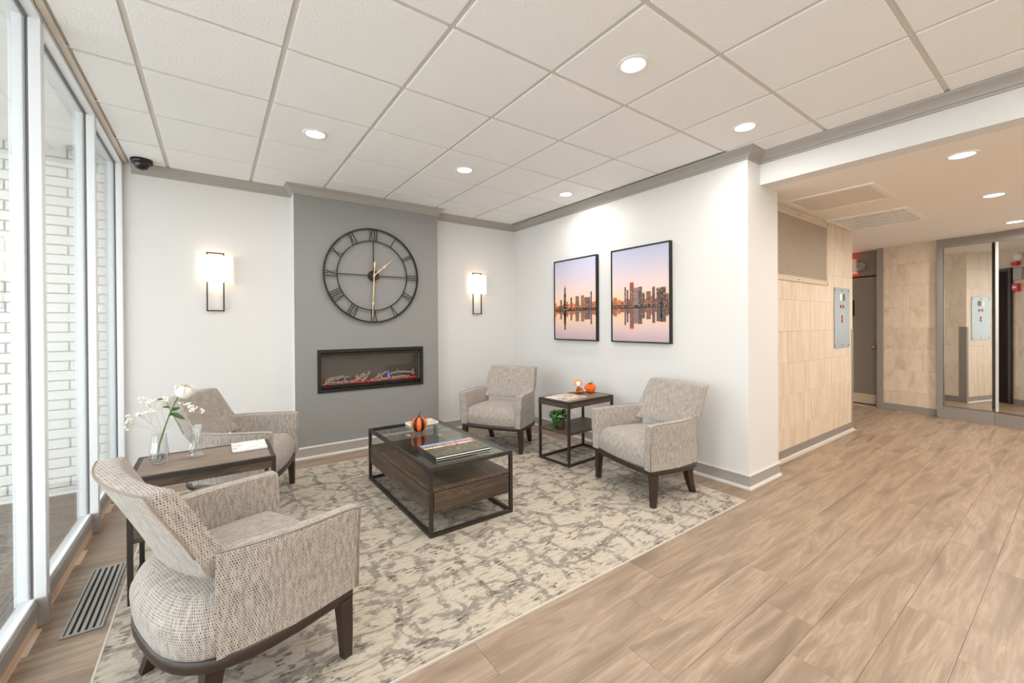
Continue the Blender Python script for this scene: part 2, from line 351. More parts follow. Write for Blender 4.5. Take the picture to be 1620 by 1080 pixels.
# crown, baseboards
CP = [(-.555, YB), (.642, YB), (.642, YF), (2.172, YF), (2.172, YB), (XR, YB), (XR, YC), (XB, YC), (XB, YS)]
cz = 2.612
prof = [(0, cz), (.012, cz), (.015, cz+.008), (.015, cz+.015), (.021, cz+.018), (.023, cz+.026), (.028, cz+.036), (.038, cz+.05), (.052, cz+.063), (.064, cz+.070), (.066, cz+.078), (.072, cz+.080), (.072, CE-.003), (0, CE-.003)]
prof = [(-o_, z_) for o_, z_ in prof]
o = struct('trim_1', sweep(CP, prof), 'paint_trim', 'taupe painted crown moulding round the lobby ceiling'); smooth_angle(o, 40)
BPth = [(-.60, YB), (.642, YB), (.642, YF), (2.172, YF), (2.172, YB), (XR, YB), (XR, YC), (3.975, YC)]
bb = struct('baseboard_lobby', sweep(BPth, [(0, 0.0), (-.012, 0.0), (-.012, .1), (0, .1)]), 'paint_trim', 'taupe baseboard with pale bead and shoe round the lobby')
obj('bead', sweep(BPth, [(0, .1), (-.013, .1), (-.016, .105), (-.013, .110), (-.006, .112), (-.004, .117), (0, .117)]), 'paint_trim_light', bb)
obj('shoe_moulding', sweep(BPth, [(-.012, 0.0005), (-.030, 0.0005), (-.028, .012), (-.022, .019), (-.012, .022)]), 'paint_trim_light', bb)
bt = struct('baseboard_hall', sweep([(3.978, 1.740), (6.44, 1.740), (6.44, 4.3)], [(0, 0.0), (-.006, 0.0), (-.006, .09), (0, .09)]), 'paint_taupe', 'plain taupe base strip below the travertine')
obj('shoe_moulding', sweep([(4.0, 1.734), (6.43, 1.734)], [(0, 0.0005), (-.014, 0.0005), (-.010, .012), (0, .016)]), 'paint_trim_light', bt)

# ------------------------------------------------------------------ window wall
win = struct('window_1', bx(-.707, YS, 2.672, -.610, YB, 2.75), 'alu_white', 'white aluminium window wall with tall glass panes')
obj('sill_rail', bx(-.705, YS, .045, -.636, YB, .112, bev=.003), 'alu_grey', win)
obj('sill_cap', bx(-.690, YS, .112, -.644, YB, .128, bev=.002), 'alu_white', win)
obj('wood_strip', bx(-.70, YS, 0, -.640, YB, .045), 'wood_strip', win)
myl = [4.69]+[3.72-1.02*k for k in range(7)]
for i, y in enumerate(myl):
    obj('mullion', bx(-.707, y, .10, -.664, y+.045, 2.68, bev=.002), 'alu_white', win)
    obj('mullion', bx(-.649, y, .125, -.610, y+.045, 2.68, bev=.002), 'alu_white', win)
    obj('gasket', bx(-.664, y+.003, .11, -.649, y+.042, 2.68), 'gasket', win)
    obj('mullion_foot', bx(-.649, y-.002, 0.0, -.606, y+.047, .125, bev=.002), 'alu_grey', win)
    if i: obj('head_gasket', bx(-.664, y+.045, 2.666, -.649, myl[i-1], 2.673), 'gasket', win)
    if i: obj('glass_pane', bx(XG-.003, y+.042, .12, XG+.003, myl[i-1]+.003, 2.675), 'window_glass', win)
# outside
ext = struct('wall_exterior', bx(-3.6, 4.80, -.1, -.72, 4.95, 2.76), 'mortar', 'white painted brick wall outside the windows')
bc = None; BLn, BHn = .335, .0772
for r in range(36):
    z0 = -.03+r*BHn; x = -.70-BLn*4.15+(BLn/2 if r % 2 else 0)-.02
    for k in range(5):
        x0 = x+k*BLn
        if x0 > -.72: continue
        x1 = min(x0+BLn, -.715)
        if x1-x0 < .04: continue
        w = round(x1-x0-.011, 3)
        o = obj('brick', bx(0, 0, 0, w, .012, BHn-.010, bev=.0025), 'brick_white', ext); o.location = (x0, 4.789+random.uniform(-.0015, .0015), z0)
struct('walkway', bx(-6, -5, -.12, -.72, 2.78, -.015), 'concrete', 'pale concrete walk outside the windows')
struct('pavement', bx(-6, 2.785, -.12, -.72, 4.8, -.015), 'pavement', 'dark speckled pavement outside the windows')
struct('soffit', bx(-1.75, -5, 2.735, -.71, 4.8, 2.8), 'soffit', 'white canopy soffit outside the windows')

# ------------------------------------------------------------------ hall end wall (turned about nine degrees)
O3 = Vector((8.13, 1.23, 0)); UA = Vector((-.152, -.988, 0)).normalized(); NA = Vector((-UA.y, UA.x, 0))
HM = Matrix(((UA.x, NA.x, 0, O3.x), (UA.y, NA.y, 0, O3.y), (0, 0, 1, 0), (0, 0, 0, 1)))   # local x along wall, y into wall
def hb(*a, **k): return bx(*a, M=HM, **k)
we = struct('wall_end', hb(-.66, .092, 0, -.035, .30, HC), 'trav_joint', 'travertine panel between grey door and mirror')
def pl_e(o, u, z): o.matrix_world = HM @ Matrix.Translation((u, .080, z))
slab_wall(we, -.658, -.037, -.018, HC, pl_e, .3125, (.31, .62, .46), 'travertine_rough', 12)
struct('baseboard_end', hb(-.66, .070, 0, -.035, .084, .095), 'hall_frame_grey')
struct('wall_end_back', hb(-2.4, .36, 0, 3.2, .48, HC), 'paint_taupe')
struct('trim_2', hb(-.735, .06, 0, -.66, .34, HC, bev=.003), 'hall_frame_grey', 'grey door jamb beside the travertine panel')
dr = struct('door_1', hb(-1.66, .20, .012, -.755, .245, 2.035, bev=.002), 'paint_taupe', 'taupe hall door with brass knob and scuffed kick plate')
obj('kick_plate', hb(-1.63, .196, .03, -.80, .2005, .175, bev=.001), 'louver_cream', dr)
wn = obj('window_frame', hb(-1.26, .190, 1.40, -1.05, .2005, 1.70, bev=.002), 'paint_taupe', dr); obj('pane', hb(-1.24, .187, 1.42, -1.075, .192, 1.68), 'black_gloss', dr)
bm = NB(); tube(bm, [(-.79, .20, .93), (-.79, .15, .93)], .014, 12); lathe(bm, [(.001, 0), (.024, .004), (.032, .02), (.03, .034), (.016, .044), (.001, .046)], 16)
bm2 = NB(); tube(bm2, [(0, 0, 0), (0, -.035, 0)], .012, 12); tube(bm2, [(0, -.03, 0), (0, -.038, 0), (0, -.05, 0), (0, -.064, 0), (0, -.072, 0)], [.012, .026, .031, .026, .008], 16)
bm.free(); bmesh.ops.transform(bm2, matrix=HM @ Matrix.Translation((-.80, .20, .93)), verts=bm2.verts); obj('door_knob', bm2, 'brass', dr, smooth=True)
obj('door_gap_shade', hb(-1.66, .21, 2.035, -.755, .25, 2.06), 'gap_shade', dr)  # dark strip painted in for the shade over the door
struct('wall_overdoor', hb(-2.4, .20, 2.06, -.735, .30, HC), 'paint_taupe', 'taupe panel over the hall door')
# mirror wall
struct('trim_3', hb(-.035, .0, 0, .022, .30, HC, bev=.002), 'hall_frame_grey', 'grey post at the left of the mirrors')
mk = struct('wall_mirror', hb(.022, .012, 0, .50, .30, .163), 'hall_frame_grey', 'grey kick and head framing the hall mirrors')
obj('head_frame', hb(.022, .004, 2.325, .50, .30, HC), 'hall_frame_grey', mk)
mir = tag(obj('mirror_panel', hb(.034, .020, .168, .478, .028, 2.325, bev=.001), 'mirror'), 'tall hall mirror reflecting the elevator call panel', 'mirror')
obj('edge_trim', hb(.022, .012, .163, .034, .03, 2.325), 'steel', mir)
obj('bottom_channel', hb(.022, .010, .160, .50, .03, .172), 'steel', mir)
M2 = HM @ Matrix.Translation((.50, .0, 0)) @ Matrix.Rotation(R(-12.8), 4, 'Z')
def hb2(*a, **k): return bx(*a, M=M2, **k)
obj('kick', hb2(0, .012, 0, 1.3, .30, .163), 'hall_frame_grey', mk); obj('head_frame', hb2(0, .004, 2.325, 1.3, .30, HC), 'hall_frame_grey', mk)
mir2 = tag(obj('mirror_panel', hb2(.030, .020, .168, 1.2, .028, 2.325, bev=.001), 'mirror'), 'tall hall mirror reflecting the dark brown doorway', 'mirror')
obj('edge_trim', hb2(.006, .014, .163, .030, .03, 2.325), 'louver_white', mir2); obj('bottom_channel', hb2(0, .010, .160, 1.3, .03, .172), 'steel', mir2)
# behind the corner, seen in the mirror
ed = struct('door_2', bx(6.441, 2.32, .005, 6.462, 3.22, 2.12, bev=.002), 'door_dark', 'dark brown door on the travertine return wall')
[obj('door_frame', bx(6.441, q[0], q[1], 6.478, q[2], q[3], bev=.002), 'leg_wood', ed) for q in ((2.275, 0, 2.32, 2.17), (2.32, 2.12, 3.22, 2.17), (3.22, 0, 3.265, 2.17))]
bm = NB(); lathe(bm, [(.06, 0), (.062, .02), (.05, .035), (.03, .04), (.001, .04)], 24); bmesh.ops.transform(bm, matrix=Matrix.Translation((6.441, 2.185, 2.33)) @ Matrix.Rotation(PI/2, 4, 'Y'), verts=bm.verts)
tag(obj('alarm_speaker', bm, 'cover_white', smooth=True), 'round white alarm speaker high on the travertine return wall', 'alarm')
tag(obj('strobe_light', bx(6.441, 2.16, 2.195, 6.50, 2.25, 2.255, bev=.004), 'red_plastic'), 'small red strobe below the round alarm speaker', 'alarm')
tag(obj('key_box', bx(6.441, 2.11, 1.97, 6.48, 2.24, 2.16, bev=.004), 'vent_metal'), 'grey metal box between strobe and pull station', 'box')
ps = tag(obj('pull_station', bx(6.441, 2.16, 1.79, 6.485, 2.25, 1.91, bev=.004), 'red_plastic'), 'red fire pull station beside the dark door', 'alarm')
obj('pull_handle', bx(6.485, 2.175, 1.835, 6.495, 2.235, 1.875, bev=.003), 'cover_white', ps)
# corner guard
g_ = NB(); box(g_, 6.395, 1.735, .0, 6.442, 1.7395, 1.235); box(g_, 6.4405, 1.735, .0, 6.445, 1.83, 1.235); tag(obj('corner_guard', g_, 'paint_taupe'), 'taupe metal corner guard on the travertine corner', 'corner guard')

# ------------------------------------------------------------------ hall fittings
v = thing('wall_vent', 'wide cream louvred vent grille high on the travertine wall', 'vent', (4.79, 1.739, 2.075))
bm = NB(); hw, hh = .815, .345
for q in ((-hw, -hh, hw, -hh+.05), (-hw, hh-.05, hw, hh), (-hw, -hh+.05, -hw+.05, hh-.05), (hw-.05, -hh+.05, hw, hh-.05)): box(bm, q[0], -.012, q[1], q[2], 0, q[3])
obj('frame', bm, 'louver_cream', v); obj('shade_sheet', bx(-hw+.05, -.002, -hh+.05, hw-.05, 0, hh-.05), 'gap_shade', v)  # near-black sheet stands in for the shade behind the louvres
bm = NB()
for k in range(36):
    z = -hh+.055+k*.0165; box(bm, -hw+.05, -.011, z, hw-.05, -.004, z+.0095)
stuff(obj('louvers', bm, 'louver_cream', v))
for sx in (-.79, 0, .79):
    for sz in (-.325, .325): b_ = NB(); tube(b_, [(sx, -.012, sz), (sx, -.015, sz)], .008, 8); obj('screw', b_, 'screw', v)
e = thing('elevator_panel', 'brushed steel elevator call panel with red buttons', 'control panel', (6.055, 1.739, 1.37))
obj('plate', bx(-.255, -.006, -.353, .255, 0, .353, bev=.002), 'steel', e)
for dx in (-.045, .045): obj('display', bx(dx-.04, -.009, .205, dx+.04, -.006, .285), 'display_green' if dx < 0 else 'dark_plastic', e)
for dx, dz in ((-.04, .135), (.045, .135), (0, .012), (0, -.034)):
    b_ = NB(); tube(b_, [(dx, -.006, dz), (dx, -.013, dz)], .019, 16); q = obj('button', b_, 'red_plastic', e)
    b_ = NB(); tube(b_, [(dx+.006, -.013, dz), (dx+.006, -.015, dz)], .009, 12); obj('button_face', b_, 'cover_white', q)
for dx in (-.225, 0, .225):
    for dz in (-.325, .325): b_ = NB(); tube(b_, [(dx, -.006, dz), (dx, -.009, dz)], .009, 8); obj('screw', b_, 'screw', e)
# exit lamp above the hall door
x_ = thing('emergency_light', 'white emergency unit with lamp head and red glow above hall door', 'emergency light'); x_.matrix_world = HM @ Matrix.Translation((-1.19, .20, 2.22))
obj('housing', bx(-.16, -.07, -.11, .16, 0, .11, bev=.006), 'white_plastic', x_); obj('red_lens', bx(-.15, -.074, -.10, .08, -.07, .10), 'exit_red', x_); obj('red_lens', bx(-.10, -.06, -.114, .16, -.01, -.11), 'exit_red', x_); obj('red_lens', bx(-.10, -.06, .11, .14, -.01, .113), 'exit_red', x_)
obj('neck', bx(.15, -.06, -.06, .21, -.02, .05, bev=.004), 'white_plastic', x_); b_ = NB(); tube(b_, [(.24, -.02, .0), (.24, -.05, .0), (.24, -.1, -.01)], [.03, .055, .06], 16); obj('lamp_head', b_, 'vent_metal', x_, smooth=False)
# ceiling access panel and louvred light
p_ = thing('access_panel', 'cream ceiling access panel next to the louvred light', 'access panel', (4.66, 1.36, HC))
bm = NB()
for q in ((-.33, -.33, .33, -.29), (-.33, .29, .33, .33), (-.33, -.29, -.29, .29), (.29, -.29, .33, .29)): box(bm, q[0], q[1], -.010, q[2], q[3], 0)
obj('frame', bm, 'paint_hall_ceiling', p_); obj('hatch', bx(-.286, -.286, -.004, .286, .286, 0), 'hatch_cream', p_)
f_ = thing('louver_light', 'silver louvred ceiling light fixture beside the access panel', 'light', (5.93, 1.39, HC))
bm = NB()
for q in ((-.42, -.335, .42, -.30), (-.42, .30, .42, .335), (-.42, -.30, -.385, .30), (.385, -.30, .42, .30)): box(bm, q[0], q[1], -.012, q[2], q[3], 0)
obj('frame', bm, 'paint_hall_ceiling', f_); obj('reflector', bx(-.385, -.30, -.003, .385, .30, 0), 'louver_white', f_)
bm = NB()
for k in range(1, 4): box(bm, -.385+k*.1925-.004, -.30, -.011, -.385+k*.1925+.004, .30, -.003)
for k in range(1, 24): box(bm, -.385, -.30+k*.025-.0015, -.010, .385, -.30+k*.025+.0015, -.003)
stuff(obj('louvers', bm, 'louver_white', f_))

# ------------------------------------------------------------------ downlights
def downlight(x, y, z, label, group, w, tint):
    d = thing('recessed_downlight', label, 'downlight', (x, y, z), 0, group)
    obj('trim_ring', loft(NB(), [circ(.060, 32, -.002), circ(.066, 32, -.007), circ(.080, 32, -.006), circ(.085, 32, 0)], False, False), 'white_plastic', d, smooth=True)
    obj('lens', lathe(NB(), [(.061, -.003), (.055, -.0045), (.001, -.005)], 32, cap0=False), 'lamp_lens', d)
    l = bpy.data.lights.new('downlight_lamp', 'AREA'); l.shape = 'DISK'; l.size = .12; l.spread = R(172); l.energy = w; l.color = tint
    lo_ = bpy.data.objects.new('downlight_lamp', l); COL.objects.link(lo_); lo_.parent = d; lo_.location = (0, 0, -.012)
DL = {(.603, 3.2528): 'lobby ceiling downlight closest to the dome camera and left wall lamp', (1.823, 3.2528): 'lobby ceiling downlight in front of the skeleton clock', (3.042, 3.2528): 'lobby ceiling downlight above the corner side table and pictures',
      (1.823, 1.424): 'lobby ceiling downlight above the open floor edge of the rug', (3.042, 1.424): 'lobby ceiling downlight closest to the white column'}
for y in (3.2528, 1.424, -.405, -2.23):  # lamps missing from DL are out of view, added for bright fill
    for x in (.603, 1.823, 3.042): downlight(x, y, CE-.009, DL.get((x, y), 'unseen lobby ceiling downlight added as fill over bare plank floor'), 'lobby downlights', LAMP_W*(.82 if x > 3 else 1), WARM)
for x, y, w, lab in ((4.13, .518, .85, 'hall ceiling downlight closest to the white beam'), (5.67, .518, 1.1, 'hall ceiling downlight between the other two, across from the louvred light'), (7.38, .518, 1.5, 'hall ceiling downlight closest to the mirrors'),
                  (4.13, -1.3, .85, ''), (5.67, -1.3, 1.1, ''), (7.38, -1.3, 1.5, '')): downlight(x, y, HC, lab or 'hall ceiling downlight in the row away from the travertine wall', 'hall downlights', HALL_W*w, (1.0, .93, .85))

# ------------------------------------------------------------------ things on the walls
def sconce(x, label):
    s = thing('wall_sconce', label, 'wall lamp', (x, YB, 1.72), 0)
    bm = NB(); hw = .068; zt, zb = .275, -.265; w = .011
    for q in ((-hw, zb, -hw+w, zt), (hw-w, zb, hw, zt), (-hw+w, zb, hw-w, zb+w), (-hw+w, zt-w, hw-w, zt)): box(bm, q[0], -.034, q[1], q[2], -.022, q[3])
    obj('frame', bm, 'table_metal', s); obj('wall_plate', bx(-.05, -.022, .03, .05, 0, .20, bev=.003), 'table_metal', s)
    n = 14; arc = [(-.131+.262*i/n, -.098+.05*(2*i/n-1)**2) for i in range(n+1)]
    outl = [(-.131, -.012)]+arc+[(.131, -.012)]; inn = [(-.127, -.012)]+[(x_*.97, y_+.004) for x_, y_ in arc]+[(.127, -.012)]
    L = [[(p[0], p[1], z) for p in (outl if k else inn)] for z, k in ((.0, 1), (.243, 1))]
    bm = NB(); A = [[bm.verts.new(p) for p in l] for l in L]
    Bv = [[bm.verts.new((p[0], p[1], z)) for p in inn] for z in (.0, .243)]
    for i in range(len(outl)-1):
        bm.faces.new((A[0][i], A[0][i+1], A[1][i+1], A[1][i])); bm.faces.new((Bv[0][i+1], Bv[0][i], Bv[1][i], Bv[1][i+1]))
        bm.faces.new((A[0][i+1], A[0][i], Bv[0][i], Bv[0][i+1])); bm.faces.new((A[1][i], A[1][i+1], Bv[1][i+1], Bv[1][i]))
    obj('shade', bm, 'shade_glow', s, recalc=True)
    obj('bulb', lathe(NB(), [(.004, .06), (.014, .07), (.022, .10), (.022, .13), (.012, .16), (.002, .168)], 12, 0, -.052), 'bulb_glow', s, smooth=True)
    for z in (.20, .03):
        l = bpy.data.lights.new('sconce_lamp', 'POINT'); l.energy = .36; l.color = (1.0, .80, .60); l.shadow_soft_size = .02
        lo_ = bpy.data.objects.new('sconce_lamp', l); COL.objects.link(lo_); lo_.parent = s; lo_.location = (0, -.052, z)
sconce(.017, 'glowing wall lamp with white shade above the window-side armchair')
sconce(2.81, 'glowing wall lamp with white shade right of the grey chimney breast')

# clock
ck = thing('wall_clock', 'large black skeleton wall clock with roman numerals', 'clock', (1.405, YF-.002, 1.852))
def ringy(r0, r1, y0, y1, n=64): 
    return loft(NB(), [[(r*math.sin(2*PI*i/n), y, r*math.cos(2*PI*i/n)) for i in range(n)] for r, y in ((r0, y0), (r1, y0), (r1, y1), (r0, y1), (r0, y0))], False, False)
RO, RI = .508, .378
obj('outer_ring', ringy(RO-.016, RO, -.034, -.014), 'black_metal', ck); obj('inner_ring', ringy(RI-.010, RI, -.030, -.018), 'black_metal', ck)
for an in (0, 90, 180, 270):
    s_, c_ = math.sin(R(an)), math.cos(R(an)); obj('spoke', bar(NB(), (s_*.04, -.024, c_*.04), (s_*RI, -.024, c_*RI), .009, .007, (0, 1, 0)), 'black_metal', ck)
b_ = NB(); tube(b_, [(0, -.004, 0), (0, -.036, 0)], .056, 32); obj('hub', b_, 'black_metal', ck)
NUM = ['XII', 'I', 'II', 'III', 'IV', 'V', 'VI', 'VII', 'VIII', 'IX', 'X', 'XI']
GW = {'I': .024, 'V': .050, 'X': .052}
for h, s in enumerate(NUM):
    th = R(30*h); tot = sum(GW[c_] for c_ in s); px = -tot/2; bm = NB()
    er = Vector((math.sin(th), 0, math.cos(th))); et = Vector((math.cos(th), 0, -math.sin(th)))
    P_ = lambda x, r: er*r+et*x+Vector((0, -.024, 0))
    for c_ in s:
        w = GW[c_]; m0 = px+w/2; ra, rb = RI-.004, RO-.008
        if c_ == 'I': bar(bm, P_(m0, ra), P_(m0, rb), .008, .006, (0, 1, 0))
        if c_ == 'V': bar(bm, P_(m0, ra), P_(m0-.02, rb), .008, .006, (0, 1, 0)); bar(bm, P_(m0, ra), P_(m0+.02, rb), .005, .006, (0, 1, 0))
        if c_ == 'X': bar(bm, P_(m0-.02, ra), P_(m0+.02, rb), .008, .006, (0, 1, 0)); bar(bm, P_(m0+.02, ra), P_(m0-.02, rb), .005, .006, (0, 1, 0))
        px += w
    obj('numeral', bm, 'black_metal', ck)
def hand(an, L, tail, y, w):
    th = R(an); er = Vector((math.sin(th), 0, math.cos(th))); et = Vector((math.cos(th), 0, -math.sin(th)))
    pts = [(-tail, .003), (-tail*.82, w), (-tail*.5, .005), (0, .006), (L*.5, .005), (L*.62, .005), (L*.645, w), (L*.70, .005), (L, .0015)] if tail else [(0, .006), (L*.5, .006), (L*.56, w*1.15), (L*.66, .005), (L, .0015)]
    lp = [er*r+et*x for r, x in pts]+[er*r-et*x for r, x in reversed(pts)]
    return loft(NB(), [[Vector((p.x, y, p.z)) for p in lp], [Vector((p.x, y-.003, p.z)) for p in lp]])
obj('hour_hand', hand(48, .272, 0, -.040, .012), 'gold', ck); obj('minute_hand', hand(182.5, .457, .152, -.045, .013), 'gold', ck)
b_ = NB(); tube(b_, [(0, -.036, 0), (0, -.052, 0)], .012, 16); obj('hand_cap', b_, 'gold', ck)

# fireplace
fp = thing('electric_fireplace', 'black framed linear electric fireplace with driftwood logs and red embers', 'fireplace', (1.41, YF, .634))
bm = NB(); fw, fh, bd = .565, .438, .034
for q in ((-fw, 0, fw, bd), (-fw, fh-bd, fw, fh), (-fw, bd, -fw+bd, fh-bd), (fw-bd, bd, fw, fh-bd)): box(bm, q[0], -.014, q[1], q[2], 0, q[3], bev=.002)
obj('frame', bm, 'black_metal', fp)
bm = NB(); ix = fw-bd-.004; z0, z1 = bd, fh-bd; dp = .15
for q in ((-ix, dp, z0, ix, dp+.008, z1), (-ix, .002, z0, -ix+.006, dp, z1), (ix-.006, .002, z0, ix, dp, z1), (-ix, .002, z0, ix, dp, z0+.006), (-ix, .002, z1-.006, ix, dp, z1)): box(bm, *q)
obj('firebox', bm, 'fire_back', fp)
bm = NB(); box(bm, -fw+bd, .002, fh-bd-.036, fw-bd, .02, fh-bd); box(bm, -fw+bd, .002, bd, fw-bd, .02, bd+.038); obj('inner_louver', bm, 'black_gloss', fp)
obj('glass_pane', bx(-fw+bd, .020, bd, fw-bd, .023, fh-bd), 'fire_glass', fp)
rnd = random.Random(3)
bm = NB(); nx = 60
top = [(-ix+.02+(2*ix-.04)*i/nx) for i in range(nx+1)]
loft(bm, [[(x, y, bd+.040+(.012+rnd.uniform(-.006, .008) if 0 < k < 4 else 0)) for x in top] for k, y in enumerate((.03, .05, .075, .1, .13))], False, False, closed=False)
obj('ember_bed', bm, 'ember', fp)
LOGS = [((-.50, .055, .075), (-.42, .05, .115), (-.30, .06, .15), .020), ((-.47, .07, .12), (-.36, .09, .145), (-.23, .10, .13), .018), ((-.43, .045, .075), (-.33, .05, .09), (-.24, .055, .08), .021),
        ((-.25, .06, .08), (-.16, .05, .085), (-.07, .06, .15), .018), ((-.18, .08, .09), (-.13, .085, .13), (-.08, .09, .16), .015), ((-.12, .06, .08), (-.05, .065, .11), (-.03, .07, .185), .018),
        ((-.02, .055, .085), (.06, .06, .105), (.16, .065, .165), .015), ((.03, .07, .09), (.07, .08, .13), (.09, .09, .15), .012), ((.04, .045, .08), (.13, .05, .095), (.20, .055, .09), .019),
        ((.20, .06, .14), (.31, .065, .165), (.45, .07, .14), .019), ((.29, .065, .16), (.285, .066, .18), (.28, .067, .192), .011), ((.44, .07, .145), (.485, .07, .12), (.49, .075, .105), .022), ((.49, .07, .11), (.485, .075, .14), (.47, .08, .18), .012), ((.21, .045, .09), (.31, .05, .105), (.42, .05, .095), .022)]
for A_, B_, C_, r in LOGS:
    A_, B_, C_ = Vector(A_), Vector(B_), Vector(C_); pts = [((1-t_)**2)*A_+2*t_*(1-t_)*B_+t_*t_*C_ for t_ in [i/8 for i in range(9)]]
    obj('log', tube(NB(), pts, [r*(1.0-.35*i/8)*(1+rnd.uniform(-.12, .12)) for i in range(9)], 9), 'log', fp, smooth=True)
for x, hgt, mt in ((-.47, .045, 'flame_orange'), (-.28, .05, 'flame_blue'), (-.16, .075, 'flame_orange'), (-.10, .05, 'flame_blue'), (.11, .05, 'flame_orange'), (.185, .10, 'flame_blue'), (.20, .07, 'flame_blue'), (.33, .035, 'flame_orange')):
    obj('flame', lathe(NB(), [(.001, bd+.045), (.008, bd+.055), (.006, bd+.045+hgt*.5), (.001, bd+.045+hgt)], 8, x, .085), mt, fp, smooth=True)

# pictures
def picture(yc, label, seed, tall):
    p = thing('framed_picture', label, 'picture', (XR, yc, 1.604), -PI/2)        # local x to the right seen from the room (-Y), y into wall
    hw, hh, b = .348, .476, .010; bm = NB()
    for q in ((-hw, -hh, hw, -hh+b), (-hw, hh-b, hw, hh), (-hw, -hh+b, -hw+b, hh-b), (hw-b, -hh+b, hw, hh-b)): box(bm, q[0], -.042, q[1], q[2], -.001, q[3])
    obj('frame', bm, 'black_metal', p)
    cw, ch = hw-b-.004, hh-b-.004
    obj('canvas', bx(-cw, -.036, -ch, cw, -.004, ch), 'sky_print', p)
    rnd = random.Random(seed); bm = NB(); L = bm.loops.layers.color.new('Col'); hz = -ch+.375*2*ch
    def quad(x0, x1, z0, z1, c, y): 
        f = bm.faces.new([bm.verts.new(q) for q in ((x0, y, z0), (x1, y, z0), (x1, y, z1), (x0, y, z1))])
        for l in f.loops: l[L] = (min(255, c[0]*1.12)/255, min(255, c[1]*1.08)/255, min(255, c[2]*1.04)/255, 1)
    def bld(x0, x1, h, c, y, lit=.5):
        x0, x1 = max(x0, -cw), min(x1, cw)
        if x1-x0 < .004: return
        quad(x0, x1, hz, hz+h, c, y); quad(x0, x1, hz-h*.92, hz, tuple(int(v*.82+20) for v in c), y)
        n = max(1, int((x1-x0)/.011)); m_ = max(1, int(h/.012))
        for i in range(n):
            for k in range(m_):
                if rnd.random() < lit:
                    cc = rnd.choice([(255, 196, 120), (240, 150, 90), (250, 226, 190), (120, 96, 96)]); xx = x0+(x1-x0)*(i+.25)/n; zz = h*(k+.2)/m_
                    quad(xx, xx+.0055, hz+zz, hz+zz+.005, cc, y-.0002)
                    if rnd.random() < .6: quad(xx, xx+.0055, hz-zz*.92-.005, hz-zz*.92, tuple(int(v*.8) for v in cc), y-.0002)
    x = -cw
    while x < cw:
        w = rnd.uniform(.022, .05); bld(x, x+w, rnd.uniform(.045, .10), rnd.choice([(176, 92, 66), (140, 84, 70), (196, 108, 70), (110, 78, 76)]), -.0362, .45); x += w*.9
    for xf, w, h, c in tall: bld(xf*2*cw-cw, xf*2*cw-cw+w, h, c, -.0366, .35)
    for xf, w, h, c in tall:
        if h > .22: quad(xf*2*cw-cw, xf*2*cw-cw+w, hz+h-.012, hz+h, (236, 96, 70), -.0371); quad(xf*2*cw-cw, xf*2*cw-cw+w, hz-h*.92, hz-h*.92+.012, (226, 90, 66), -.0371)
        if h > .25 and c[0] < 90: quad(xf*2*cw-cw+w*.35, xf*2*cw-cw+w*.45, hz+h, hz+h+.03, (110, 80, 84), -.0367); quad(xf*2*cw-cw+w*.6, xf*2*cw-cw+w*.68, hz+h, hz+h+.024, (110, 80, 84), -.0367)
    x = -cw
    while x < cw-.02:
        w = rnd.uniform(.02, .06); quad(x, min(cw, x+w), hz-.014-rnd.uniform(0, .008), hz+.010+rnd.uniform(0, .012), rnd.choice([(58, 50, 44), (72, 60, 48), (48, 44, 42)]), -.0374)
        if rnd.random() < .7: quad(x+.004, min(cw, x+.012), hz-.003, hz+.004, (255, 214, 150), -.0376)
        x += w
    obj('skyline_print', bm, 'skyline', p, recalc=False)
t = NT(mat('sky_print', (200, 190, 200), .55)); sep = t.node('ShaderNodeSeparateXYZ', {0: t.coord()}); zz = t.math('ADD', t.math('DIVIDE', sep.outputs[2], .93), .5)
zz = t.math('ADD', zz, t.math('MULTIPLY', t.math('SUBTRACT', t.noise(t.map(t.coord(), (1.2, 1, 5)), 2.0, 3), .5), .05))
t.color(t.ramp(zz, [(0.0, (186, 160, 170)), (.12, (214, 186, 184)), (.24, (238, 200, 170)), (.375, (244, 196, 150)), (.47, (246, 208, 172)), (.6, (232, 206, 200)), (.8, (206, 196, 210)), (1.0, (178, 182, 206))]))
t = NT(mat('skyline', (120, 90, 80), .55)); t.color(t.node('ShaderNodeVertexColor', layer_name='Col').outputs[0])
picture(3.508, 'framed sunset skyline with one slender twin-antenna tower', 21, [(.14, .03, .12, (96, 66, 64)), (.235, .038, .19, (92, 64, 62)), (.245, .026, .27, (78, 58, 60)), (.40, .03, .14, (120, 80, 74)), (.53, .055, .15, (110, 84, 78)), (.66, .05, .155, (132, 88, 72)), (.74, .09, .13, (96, 74, 72)), (.88, .024, .19, (86, 76, 92))])
picture(2.606, 'framed sunset skyline with a broad red-topped tower', 34, [(.02, .05, .10, (150, 86, 70)), (.235, .022, .20, (92, 78, 92)), (.28, .02, .17, (88, 66, 66)), (.335, .05, .245, (120, 78, 66)), (.41, .055, .185, (120, 106, 112)), (.49, .045, .19, (86, 68, 68)), (.56, .03, .13, (86, 64, 62)), (.63, .05, .14, (104, 78, 72)), (.73, .032, .18, (92, 70, 70)), (.80, .06, .165, (78, 64, 66)), (.87, .055, .17, (72, 60, 64)), (.95, .025, .11, (84, 66, 66))])

